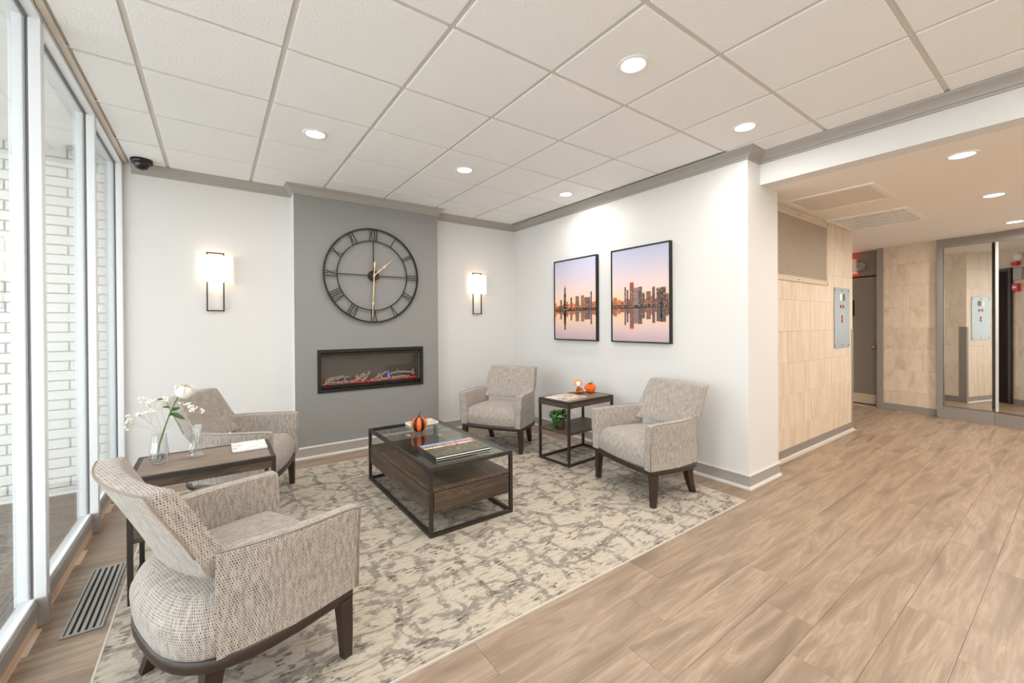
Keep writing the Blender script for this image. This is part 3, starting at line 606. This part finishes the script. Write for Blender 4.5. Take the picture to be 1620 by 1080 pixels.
# outlet and dome camera
u_ = tag(obj('wall_outlet', bx(-.006, -.035, -.058, 0, .035, .058, bev=.002), 'white_plastic'), 'white wall outlet behind the corner side table', 'outlet'); u_.location = (XR, 3.56, .32)
for dz in (-.024, .024): obj('socket', bx(-.0075, -.017, dz-.014, -.006, .017, dz+.014, bev=.0005), 'cover_white', u_)
dc = thing('dome_camera', 'black dome security camera in the ceiling corner', 'camera', (-.472, 4.567, CE-.009))
obj('base', lathe(NB(), [(.072, 0), (.073, -.022), (.066, -.034), (.052, -.038), (.001, -.038)], 32, cap0=False), 'black_gloss', dc, smooth=True)
obj('dome', lathe(NB(), [(.050, -.037), (.047, -.055), (.037, -.072), (.020, -.082), (.001, -.085)], 24, cap0=False, cap1=True), 'dome_clear', dc, smooth=True)
b_ = NB(); tube(b_, [(0, 0, -.05), (.01, -.022, -.062)], .016, 14); obj('lens', b_, 'screw', dc)

# ------------------------------------------------------------------ floor things
vt = thing('floor_vent', 'long grey floor vent grille beside the windows', 'vent', (-.472, 2.838, 0.0))
obj('shade_plate', bx(-.064, -.305, .0005, .064, .305, .002), 'gap_shade', vt)  # dark plate painted as the shaded recess below the slats
bm = NB()
for q in ((-.068, -.309, .068, -.298), (-.068, .298, .068, .309), (-.068, -.298, -.058, .298), (.058, -.298, .068, .298)): box(bm, q[0], q[1], .0005, q[2], q[3], .007, bev=.001)
obj('frame', bm, 'vent_metal', vt)
for k in range(5): obj('slat', bx(-.007, -.298, 0, .007, .298, .0045, bev=.001, M=Matrix.Translation((-.0465+k*.0235, 0, .002))), 'vent_metal', vt)

rug = tag(obj('area_rug', bx(-1.775, -1.355, 0, 1.775, 1.355, .008), 'rug'), 'large cream and grey distressed area rug', 'rug'); rug.location = (1.40, 2.852, .0008)
bm = NB()
for q in ((-1.78, -1.36, 1.78, -1.352), (-1.78, 1.352, 1.78, 1.36), (-1.78, -1.352, -1.772, 1.352), (1.772, -1.352, 1.78, 1.352)): box(bm, q[0], q[1], 0, q[2], q[3], .0092)
obj('binding', bm, 'rug_binding', rug)
RZ = .0092

# armchair (local: faces +Y, x to the sitter's right, origin on the floor between the front feet)
def outline(ins=0, n=10, bow=.028):
    w = .358-ins; pts = []
    for i in range(n+1):                                   # right side front -> rear -> left
        pass
    P_ = [( .345-ins, .018-ins)]
    for y in (-.05, -.12, -.2): P_.append((.345-ins+(.013)*min(1, (-y)/.2), y))
    for k in range(1, n): 
        ph = PI/2*k/n; P_.append((w*math.cos(ph)**(2/3), -.2-(.36-ins)*math.sin(ph)**(2/3)))
    rear = [(0, -.56+ins)]
    right = P_; left = [(-x, y) for x, y in reversed(P_)]
    front = [((-.345+ins)+(.69-2*ins)*i/10, .018-ins+bow*(1-(2*i/10-1)**2)) for i in range(1, 10)]
    return right+rear+left+front
def make_chair(label):
    c_ = thing('armchair', label, 'armchair', group='tweed armchairs round the coffee table')
    ol = lambda ins, z: [(x, y, z) for x, y in outline(ins)]
    o = obj('base_rail', loft(NB(), [ol(.006, .226), ol(.004, .23), ol(.004, .262), ol(.008, .266)]), 'leg_wood', c_); smooth_angle(o, 50)
    # seat: crowned cushion body
    bul = lambda z: .004-.010*math.sin(PI*min(1, max(0, (z-.262)/.17)))
    def so(ins, z, k=1.0):
        r_ = []
        for x, y in outline(ins):
            f_ = 1-.10*max(0, min(1, (y+.46)/.09))
            if y > .012: f_ = .90
            r_.append((x*f_*k, -.255+(y+.255)*k, z))
        return r_
    L = [so(.022, .264)]+[so(bul(z)+.006, z) for z in (.266, .28, .31, .34, .362)]+[so(.010, .382), so(.017, .400), so(.028, .416), so(.043, .429), so(.060, .438), so(.060, .446, .88), so(.060, .451, .70), so(.060, .454, .5), so(.060, .455, .25)]
    o = obj('seat', loft(NB(), L), 'tweed', c_, smooth=True, uv=len(L[0]))
    # arms
    for s in (1, -1):
        path = [(.342, .030), (.345, -.02), (.350, -.12), (.353, -.22), (.347, -.30), (.334, -.375), (.312, -.445)]
        loops = []
        for i, (px, py) in enumerate(path):
            zt = .588+.010*i/(len(path)-1); fl = .022*(1-i/(len(path)-1)); th = .066
            d = Vector(path[min(i+1, len(path)-1)])-Vector(path[max(i-1, 0)]); d.normalize(); nrm = Vector((-d.y, d.x)); nrm = nrm if nrm.x > 0 else -nrm
            sec = [(0.0, .262), (-.001, .30), (fl*.3, .42), (fl*.8, .55), (fl, zt-.014), (fl-.003, zt-.004), (fl-.012, zt), (fl-th+.012, zt), (fl-th+.003, zt-.004), (fl-th, zt-.014), (-th+fl*.5, .50), (-th, .38), (-th, .262)]
            loops.append([(s*(px+nrm.x*q), py+nrm.y*q, z) for q, z in sec])
        f0 = [(x*1.0, y+.004, z) for x, y, z in loops[0]]
        cx_ = sum(p[0] for p in f0)/len(f0); ctr = [(cx_+(x-cx_)*.86, y+.003, .264+(z-.264)*.985) for x, y, z in f0]
        o = obj('arm', loft(NB(), [ctr, loops[0]]+loops[1:]), 'tweed', c_, uv=True); smooth_angle(o, 48)
        obj('piping', tube(NB(), [(s*(.345+.001), .034, .268), (s*.352, .036, .45), (s*.363, .036, .575), (s*.3635, .028, .586)]+[(s*(px+.022*(1-i/6)-.004), py, .588+.010*i/6) for i, (px, py) in list(enumerate(path))[1:]], .0032, 6), 'tweed_piping', o, smooth=True)
    # backrest: curved reclined shell
    nz, ns = 12, 14; loops = []
    def hwid(z): return .262+.045*min(1, (z-.49)/.09) if z < .58 else .307-.030*(z-.58)/.243
    def sec(z, shr=0, dz=0):
        t_ = (z-.49)/.333; yf = -.418-.162*t_; yr = yf-.078+.004*math.sin(PI*t_); w = hwid(z)-shr; pts = []
        bowf = .055
        e_ = .014
        for i in range(ns+1):
            u_ = -1+2*i/ns; pts.append((u_*w, yf+bowf*u_*u_*(1-.2*t_)-shr*.9, z+dz))
        pts.append((w+.004, (yf+yr)/2+bowf*(1-.2*t_), z+dz))
        for i in range(ns+1):
            u_ = 1-2*i/ns; pts.append((u_*w, yr+bowf*u_*u_*(1-.2*t_)+shr*.9, z+dz))
        pts.append((-w-.004, (yf+yr)/2+bowf*(1-.2*t_), z+dz))
        return pts
    loops = [sec(.492, .016), sec(.494, .006)]+[sec(.50+(.812-.50)*i/nz) for i in range(nz+1)]+[sec(.819, .003), sec(.823, .010), sec(.825, .022)]
    o = obj('backrest', loft(NB(), loops), 'tweed', c_, uv=len(loops[0])); smooth_angle(o, 50)
    q = sec(.812); n2 = ns+1; edge = [Vector(p) for p in q[n2+1:n2+1+n2]]
    side = lambda k: [Vector(sec(.60+(.812-.60)*i/6)[k]) for i in range(7)]
    pp = side(n2+1)+edge[1:-1]+list(reversed(side(n2+1+ns))); pp = [p+Vector((0, -.001, .008 if p.z > .81 else 0)) for p in pp]
    obj('piping', tube(NB(), pp, .0034, 6), 'tweed_piping', o, smooth=True)
    # legs
    for s in (1, -1):
        def quad(cx, cy, z, w, d): return [(cx-w/2, cy-d/2, z), (cx+w/2, cy-d/2, z), (cx+w/2, cy+d/2, z), (cx-w/2, cy+d/2, z)]
        obj('leg', loft(NB(), [quad(s*.325, -.008, 0, .034, .034), quad(s*.325, -.012, .12, .043, .043), quad(s*.320, -.016, .232, .052, .05)]), 'leg_wood', c_)
        obj('leg', loft(NB(), [quad(s*.235, -.488, 0, .036, .036), quad(s*.238, -.462, .06, .041, .042), quad(s*.240, -.440, .13, .047, .05), quad(s*.240, -.428, .235, .055, .06)]), 'leg_wood', c_)
    return c_
def pose(o, mid, ang): o.location = (mid[0], mid[1], RZ); o.rotation_euler = (0, 0, R(ang-90))
ch = make_chair('tweed armchair beside the floor vent with its back to the windows'); pose(ch, (.318, 2.035), 19)
for lab, mid, ang in (('tweed armchair behind the long side table near the left wall lamp', (.408, 3.573), -22), ('tweed armchair in the corner between fireplace and side table', (2.339, 3.644), 210.3), ('tweed armchair against the right wall under the pictures', (2.586, 2.143), 168.5)):
    k = copy_tree(ch); k['label'] = lab; pose(k, mid, ang)

# tables
def frame_bars(parent, w, d, h, t_, name='frame_bar', low=True):
    for sx in (-1, 1):
        for sy in (-1, 1): obj('leg', bx(sx*w/2-(t_ if sx > 0 else 0), sy*d/2-(t_ if sy > 0 else 0), 0, sx*w/2+(0 if sx > 0 else t_), sy*d/2+(0 if sy > 0 else t_), h-t_), 'table_metal', parent)
    for z in ((0, h-t_) if low else (h-t_,)):
        for sy in (-1, 1): obj(name, bx(-w/2 if z else -w/2+t_, sy*d/2-(t_ if sy > 0 else 0), z, w/2 if z else w/2-t_, sy*d/2+(0 if sy > 0 else t_), z+t_), 'table_metal', parent)
        for sx in (-1, 1): obj(name, bx(sx*w/2-(t_ if sx > 0 else 0), -d/2+t_, z, sx*w/2+(0 if sx > 0 else t_), d/2-t_, z+t_), 'table_metal', parent)
ct = thing('coffee_table', 'metal framed coffee table with glass top and dark wooden drawer box', 'coffee table', (1.377, 2.980, RZ))
cw_, cdp, chh = .622, 1.24, .428
frame_bars(ct, cw_, cdp, chh, .022)
obj('glass_top', bx(-cw_/2+.016, -cdp/2+.016, chh-.008, cw_/2-.016, cdp/2-.016, chh+.001, bev=.001), 'table_glass', ct)
bxo = obj('drawer_box', bx(-cw_/2+.018, -cdp/2+.018, .150, cw_/2-.018, cdp/2-.018, .272), 'walnut', ct)
obj('shelf_board', bx(-cw_/2+.010, -cdp/2+.010, .274, cw_/2-.010, cdp/2-.010, .288, bev=.001), 'walnut', ct)
obj('bottom_board', bx(-cw_/2+.012, -cdp/2+.012, .138, cw_/2-.012, cdp/2-.012, .149, bev=.001), 'walnut', ct)
obj('drawer_front', bx(-cw_/2+.006, -cdp/2+.03, .153, -cw_/2+.018, cdp/2-.03, .270, bev=.001), 'walnut', ct)
obj('drawer_front', bx(-cw_/2+.03, -cdp/2+.006, .153, cw_/2-.03, -cdp/2+.018, .270, bev=.001), 'walnut_x', ct)
TZ = RZ+chh+.001
def end_table(label, loc, rz, w, d, shelf):
    t_ = thing('side_table', label, 'side table', loc, rz, 'matching metal framed side tables'); h = .592
    frame_bars(t_, w, d, h, .021)
    obj('top_board', bx(-w/2+.022, -d/2+.022, h-.02, w/2-.022, d/2-.022, h-.001), 'walnut_top', t_)
    for sy in (-1, 1): obj('apron', bx(-w/2+.021, sy*(d/2-.010)-.006, h-.062, w/2-.021, sy*(d/2-.010)+.006, h-.021), 'walnut_x', t_)
    for sx in (-1, 1): obj('apron', bx(sx*(w/2-.010)-.006, -d/2+.021, h-.062, sx*(w/2-.010)+.006, d/2-.021, h-.021), 'walnut', t_)
    obj('lower_shelf', bx(-w/2+.004, -d/2+.004, .285, w/2-.004, d/2-.004, .306), 'walnut_x', t_)
    return t_
end_table('metal framed side table holding vases between the two left armchairs', (-.032, 2.835, RZ), 0, .612, .415, False)
RT = R(4.0); rtc = Vector((2.932, 3.000))
end_table('metal framed side table with shelf against the right wall', (rtc.x, rtc.y, RZ+.0006), RT, .655, .40, True)
TT = RZ+.592

# ------------------------------------------------------------------ small things
def print_mat(name, scale, stops, stretch=(1, 1, 1), rough=.3):
    t = NT(mat(name, (128, 128, 128), rough)); v = t.map(t.coord(), stretch); t.color(t.ramp(t.noise(v, scale, 3, .6, .8), stops)); return name
mat('book_pages', (150, 146, 142), .4)
print_mat('cover_city', 34, [(.36, (34, 33, 28)), (.45, (72, 72, 58)), (.50, (128, 118, 92)), (.545, (58, 70, 58)), (.60, (40, 38, 33)), (.66, (214, 168, 128))], (1, 1.7, 1))
print_mat('cover_food', 17, [(.3, (120, 104, 96)), (.42, (236, 232, 226)), (.56, (244, 236, 226)), (.64, (240, 150, 100)), (.75, (130, 150, 150))])
print_mat('cover_brown', 11, [(.35, (150, 118, 96)), (.5, (206, 184, 164)), (.62, (232, 222, 210)), (.75, (176, 140, 110))])
print_mat('cover_wood', 22, [(.35, (116, 70, 50)), (.48, (222, 190, 156)), (.7, (238, 214, 184))], (1, .35, 1))
mat('cover_blue', (112, 122, 150), .3); mat('cover_red', (226, 84, 62), .35)
def booklet(name, label, w, d, h, cover, spine, loc, rz, cat='magazine'):
    b = thing(name, label, cat, loc, rz)
    obj('pages', bx(-w/2+.002, -d/2+.002, .001, w/2-.001, d/2-.002, h-.001), 'paper', b)
    obj('cover', bx(-w/2, -d/2, h-.001, w/2, d/2, h+.0006), cover, b); obj('back_cover', bx(-w/2, -d/2, 0, w/2, d/2, .001), spine, b)
    obj('spine', bx(-w/2-.001, -d/2, 0, -w/2, d/2, h), spine, b)
    return b
bk = booklet('coffee_table_book', 'glossy city photo book on the glass coffee table', .408, .300, .026, 'cover_city', 'black_gloss', (1.365, 2.61, TZ), R(-1.5), 'book')
bk.children[0].data.materials[0] = MATS['book_pages']; obj('page_edge', bx(-.203, -.1505, .004, .203, -.1485, .013), 'black_gloss', bk); obj('page_edge', bx(-.203, -.1505, .013, .203, -.1485, .021), 'cover_white', bk); obj('page_edge', bx(-.203, -.1505, .021, .203, -.1485, .0255), 'black_gloss', bk)
obj('cover_band', bx(-.204, .088, .0267, .204, .150, .0272), 'cover_blue', bk); obj('cover_stripe', bx(-.02, .072, .0267, .20, .087, .0272), 'cover_red', bk); obj('cover_stripe', bx(-.204, .04, .0266, .204, .070, .0270), 'cover_wood', bk)
def text(s, size, loc, rot, m, parent):
    cu = bpy.data.curves.new('lettering', 'FONT'); cu.body = s; cu.size = size; cu.extrude = .0002; cu.align_x = 'CENTER'; to = bpy.data.objects.new('lettering', cu)
    COL.objects.link(to); dg = bpy.context.evaluated_depsgraph_get(); me = bpy.data.meshes.new_from_object(to.evaluated_get(dg)); bpy.data.objects.remove(to)
    o = bpy.data.objects.new('lettering', me); COL.objects.link(o); me.materials.clear(); me.materials.append(MATS[m]); o.parent = parent; o.location = loc; o.rotation_euler = rot; return o
text('SPECTACULAR', .038, (-.068, .104, .0274), (0, 0, 0), 'cover_white', bk); text('HOMES', .038, (.135, .104, .0274), (0, 0, 0), 'cover_white', bk)
booklet('magazine', 'folded food magazine on the long side table', .172, .205, .008, 'cover_food', 'cover_blue', (.166, 2.925, TT), 0)
booklet('magazine', 'cream covered magazine on the corner side table', .315, .27, .007, 'cover_brown', 'cover_white', (2.805, 3.01, TT), R(8))
booklet('card_box', 'small wood-patterned booklet behind the striped pumpkin', .25, .15, .018, 'cover_wood', 'cover_white', (1.505, 3.49, TZ), R(3), 'booklet')

def pumpkin(name, label, loc, r, h, n, mats, stem_m, stem_h, depth=.09, sq=.9):
    p = thing(name, label, 'pumpkin', loc)
    N = n*8; loops = []
    for k in range(1, 16):
        ph = PI*k/16; rr = r*math.sin(ph)**.8; z = h/2-h/2*math.cos(ph)*1.0
        loops.append([((rr*(1-depth*abs(math.cos(n/2*(2*PI*i/N)))**3))*math.cos(2*PI*i/N), (rr*(1-depth*abs(math.cos(n/2*(2*PI*i/N)))**3))*math.sin(2*PI*i/N), z-.012*h*(math.cos(ph)**8)) for i in range(N)])
    zmin = min(q[2] for l in loops for q in l); loops = [[(x, y, z-zmin) for x, y, z in l] for l in loops]
    bm = loft(NB(), loops)
    for f in bm.faces:
        c_ = f.calc_center_median(); an = (math.atan2(c_.y, c_.x)/(2*PI)*n+.5) % n; f.material_index = int(an) % 2 if len(mats) > 1 else 0
    obj('body', bm, mats, p, smooth=True)
    zt = h*.95
    obj('stem', tube(NB(), [(0, 0, zt), (0, 0, zt+stem_h*.35), (stem_h*.12, 0, zt+stem_h*.7), (stem_h*.35, -stem_h*.05, zt+stem_h)], [stem_h*.13, stem_h*.09, stem_h*.085, stem_h*.09], 8), stem_m, p, smooth=True)
    return p
pumpkin('striped_pumpkin', 'black and orange striped pumpkin on the glass coffee table', (1.372, 3.245, TZ), .066, .125, 12, ['orange_paint', 'black_paint'], 'black_paint', .042).rotation_euler = (0, 0, R(8))
pk = pumpkin('beaded_pumpkin', 'small orange beaded pumpkin with green leaves on the corner side table', (3.185, 3.055, TT), .060, .100, 14, ['orange_paint'], 'twig', .05, .24)
def leaf(bm, p, d, up, L, w):
    p = Vector(p); d = Vector(d).normalized(); s = d.cross(Vector(up)).normalized(); u = s.cross(d)
    pr = [(0, 0), (.25, .8), (.5, 1), (.75, .7), (1, 0)]; mid_ = [bm.verts.new(p+d*L*t_+u*(-.12*L*(t_*t_))) for t_, _ in pr]
    for sg in (1, -1):
        e_ = [bm.verts.new(p+d*L*t_+s*sg*w/2*k+u*(.06*L*k-.12*L*t_*t_)) for t_, k in pr[1:-1]]
        bm.faces.new((mid_[0], mid_[1], e_[0])); bm.faces.new((mid_[1], mid_[2], e_[1], e_[0])); bm.faces.new((mid_[2], mid_[3], e_[2], e_[1])); bm.faces.new((mid_[3], mid_[4], e_[2]))
for d_, L_ in (((-1, -.3, .25), .045), ((.9, -.5, .3), .045), ((-.4, -1, .1), .04)):
    b_ = NB(); leaf(b_, (0, 0, .098), d_, (0, 0, 1), L_, .032); obj('leaf', b_, 'leaf', pk, recalc=False)
# harvest figurine
mat('rust', (168, 78, 40), .8); mat('straw', (236, 146, 62), .8); mat('cream', (244, 232, 212), .7)
hf = thing('harvest_figurine', 'small straw-haired harvest doll on a bed of leaves by the beaded pumpkin', 'figurine', (3.045, 3.085, TT))
obj('body', lathe(NB(), [(.018, .012), (.026, .018), (.024, .04), (.016, .066), (.009, .076)], 14), 'rust', hf, smooth=True)
obj('head', lathe(NB(), [(.002, .072), (.016, .078), (.024, .094), (.024, .108), (.016, .124), (.002, .13)], 16), 'cream', hf, smooth=True)
b_ = NB()
for k in range(13):
    an = R(-30+k*20); dv = Vector((math.cos(an)*.75, math.cos(an)*-.5, math.sin(an)+.15)); leaf(b_, Vector((.004, .008, .102))+dv*.016, dv, (-.5, -.8, .1), .034, .011)
stuff(obj('straw_hair', b_, 'straw', hf, recalc=False))
for sx in (-1, 1): obj('arm', tube(NB(), [(sx*.014, -.004, .06), (sx*.036, -.012, .046), (sx*.05, -.02, .032)], [.008, .009, .006], 8), 'rust', hf, smooth=True)
b_ = NB()
for k in range(12):
    an = k*PI/6; leaf(b_, (0, 0, .012), (math.cos(an), math.sin(an), .12), (0, 0, 1), .066+.012*(k % 3), .030)
obj('leaf_bed', b_, 'leaf', hf, recalc=False)
for q_, m_ in (((.04, -.035, .018), 'cream'), ((-.05, -.02, .012), 'straw'), ((-.02, -.045, .014), 'orange_paint')):
    b_ = NB()
    for k in range(6): an = k*PI/3; leaf(b_, q_, (math.cos(an), math.sin(an), .7), (0, 0, 1), .036, .026)
    obj('flower', b_, m_, hf, recalc=False)
# ivy
iv = thing('potted_ivy', 'green potted ivy in a woven basket pot on the table shelf', 'plant', (2.735, 3.03, RZ+.306))
t = NT(mat('basket', (96, 72, 54), .8)); v = t.coord(); wv = t.node('ShaderNodeTexWave', {'Vector': v, 'Scale': 46., 'Distortion': 1.5}, bands_direction='Z').outputs['Fac']; t.color(t.ramp(wv, [(.2, (48, 36, 28)), (.8, (128, 100, 76))])); t.bump(wv, .6, .004)
obj('pot', lathe(NB(), [(.045, 0), (.050, .012), (.053, .05), (.054, .08), (.048, .082), (.046, .07)], 24), 'basket', iv, smooth=True)
rnd = random.Random(9); b1, b2 = NB(), NB()
for k in range(190):
    an = rnd.uniform(0, 2*PI); el = rnd.uniform(-.5, 1.3); rr = rnd.uniform(.5, 1.0)
    p = Vector((math.cos(an)*math.cos(el)*.085, math.sin(an)*math.cos(el)*.085, .115+math.sin(el)*.062))*1.0; p = Vector((p.x*rr, p.y*rr, .1+(p.z-.1)*rr))
    d = Vector((math.cos(an+rnd.uniform(-.6, .6)), math.sin(an+rnd.uniform(-.6, .6)), rnd.uniform(-.6, .5)))
    leaf(b2 if rnd.random() < .28 else b1, p, d, (rnd.uniform(-.3, .3), rnd.uniform(-.3, .3), 1), rnd.uniform(.025, .038), rnd.uniform(.024, .034))
for k in range(26):
    p = Vector((-.075+rnd.uniform(-.02, .02), rnd.uniform(-.05, .02), .10-k*.0035)); leaf(b1, p, (-1, rnd.uniform(-.8, .4), -.4), (0, 0, 1), .03, .028)
stuff(obj('foliage', b1, 'leaf', iv, recalc=False)); stuff(obj('young_foliage', b2, 'leaf_bright', iv, recalc=False))

# crystal vase with rose and baby's breath
VX, VY = -.237, 2.855
va = tag(obj('crystal_vase', lathe(NB(), [(.001, .001), (.026, 0), (.034, .006), (.041, .022), (.042, .042), (.039, .07), (.034, .105), (.030, .150), (.0285, .151), (.0275, .149), (.031, .105), (.036, .07), (.038, .045), (.036, .026), (.026, .014), (.001, .012)], 40, cap0=True, cap1=True), 'crystal', smooth=True), 'round cut crystal vase holding the white rose', 'vase'); va.location = (VX, VY, TT+.0005)
rnd = random.Random(2); b_ = NB()
for k in range(34):
    an = rnd.uniform(0, 2*PI); rr = .026*math.sqrt(rnd.random()); bmesh.ops.create_icosphere(b_, subdivisions=1, radius=rnd.uniform(.004, .0065), matrix=Matrix.Translation((rr*math.cos(an), rr*math.sin(an), .022+rnd.random()*.02)))
stuff(obj('glass_pebbles', b_, 'crystal', va))
# cut facets as a raised band of diamonds
for k in range(14):
    an = 2*PI*k/14; b_ = NB(); Mx = Matrix.Rotation(an, 4, 'Z') @ Matrix.Translation((.0405, 0, .033))
    vs_ = [b_.verts.new(Mx @ Vector(p)) for p in ((.0035, 0, 0), (-.001, .008, 0), (-.001, 0, .018), (-.001, -.008, 0), (-.001, 0, -.018))]
    for i in range(4): b_.faces.new((vs_[0], vs_[1+i], vs_[1+(i+1) % 4]))
    b_.faces.new((vs_[4], vs_[3], vs_[2], vs_[1])); obj('facet', b_, 'crystal', va)
ros = thing('white_rose', 'single white rose leaning out of the crystal vase', 'flower', (VX, VY, TT))
st = [(-.012, -.01, .03), (.0, -.012, .10), (.022, -.02, .18), (.05, -.03, .27), (.082, -.04, .345)]
obj('stem', tube(NB(), st, .0033, 8), 'stem_green', ros, smooth=True)
hc = Vector((.106, -.044, .362)); ax_ = Vector((.35, -.25, .9)).normalized(); Rm = Vector((0, 0, 1)).rotation_difference(ax_).to_matrix().to_4x4()
for ringi, (n_, rr, top_, half, lip) in enumerate(((3, .017, 28, 62, 0), (4, .027, 40, 56, .002), (5, .036, 52, 48, .005), (6, .044, 66, 42, .010))):
    for k in range(n_):
        an = 2*PI*k/n_+ringi*.7; b_ = NB(); rows = []
        for t_ in (0, .2, .4, .6, .8, 1.0):
            th = R(168+(top_-168)*t_); row = []
            for u_ in (-1, -.6, -.2, .2, .6, 1):
                w_ = R(half)*u_*(.55+.45*math.sin(PI*min(1, t_+.15))); r2 = rr*(1-.06*u_*u_)+lip*max(0, t_-.6)*2.2; z = math.cos(th)*rr*1.05-abs(u_)**2*.004*t_
                row.append(Matrix.Translation(hc+ax_*.018) @ Rm @ Vector((math.cos(an+w_)*math.sin(th)*r2, math.sin(an+w_)*math.sin(th)*r2, z)))
            rows.append(row)
        loft(b_, rows, False, False, closed=False); obj('petal', b_, 'rose', ros, smooth=True, recalc=False)
b_ = NB(); bmesh.ops.create_icosphere(b_, subdivisions=2, radius=.014, matrix=Matrix.Translation(hc+ax_*.02)); obj('bud', b_, 'rose', ros, smooth=True)
for p_, d_, L_, w_ in (((.045, -.028, .262), (1, -.2, -.55), .078, .030), ((.047, -.028, .27), (.9, .2, .35), .048, .028), ((.04, -.026, .25), (.4, -.4, .1), .030, .024), ((.05, -.03, .29), (-1, -.1, .25), .036, .018), ((.02, -.02, .335), (-1, .2, .05), .03, .016)):
    b_ = NB(); leaf(b_, p_, d_, (0, -.6, 1), L_, w_); obj('leaf', b_, 'leaf', ros, recalc=False)
gy_ = thing("babys_breath", "spray of tiny white baby's breath around the rose", 'flower', (VX, VY, TT))
b_ = NB(); b2 = NB(); rnd = random.Random(17)
def twig(p, d, L, lev):
    q = p+d*L; tube(b_, [p, (p+q)/2+Vector((rnd.uniform(-.004, .004), rnd.uniform(-.004, .004), 0)), q], (.0009, .0006, .0004, .0003)[lev], 4)
    if lev >= 3:
        bmesh.ops.create_icosphere(b2, subdivisions=1, radius=rnd.uniform(.0030, .0050), matrix=Matrix.Translation(q)); return
    for k in range(4):
        nd = (d+Vector((rnd.uniform(-.7, .7), rnd.uniform(-.5, .5), rnd.uniform(-.35, .55)))).normalized(); twig(q, nd, L*rnd.uniform(.38, .62), lev+1)
for p_, d_, L_ in (((.012, -.016, .15), (-.55, -.05, .85), .075), ((.012, -.016, .15), (-.75, .1, .5), .085), ((.03, -.02, .20), (-.25, .2, .9), .075), ((.02, -.016, .17), (.75, .1, .6), .085), ((.03, -.02, .20), (.85, -.1, .45), .08), ((.012, -.016, .15), (-.2, 0, 1), .11)):
    tube(b_, [(-.008, -.008, .04), p_], .0011, 4); twig(Vector(p_), Vector(d_).normalized(), L_, 0)
stuff(obj('stems', b_, 'twig', gy_)); stuff(obj('blossoms', b2, 'blossom', gy_))
# tall faceted crystal piece
cv = thing('crystal_bud_vase', 'clear faceted square crystal bud vase next to the rose vase', 'vase', (-.085, 2.885, TT+.0005), R(25))
sq = lambda r, z, tw: [(r*math.cos(tw+PI/4+k*PI/4)*(1 if k % 2 == 0 else .80), r*math.sin(tw+PI/4+k*PI/4)*(1 if k % 2 == 0 else .80), z) for k in range(8)]
obj('body', loft(NB(), [sq(.036, .012, 0), sq(.033, .03, .1), sq(.024, .07, .25), sq(.023, .11, .4), sq(.029, .150, .5), sq(.031, .168, .55), sq(.026, .168, .55), sq(.022, .145, .5), sq(.015, .10, .4), sq(.008, .06, .3)]), 'crystal', cv)
obj('foot', loft(NB(), [sq(.044, 0, 0), sq(.046, .006, 0), sq(.038, .012, 0)]), 'crystal', cv)
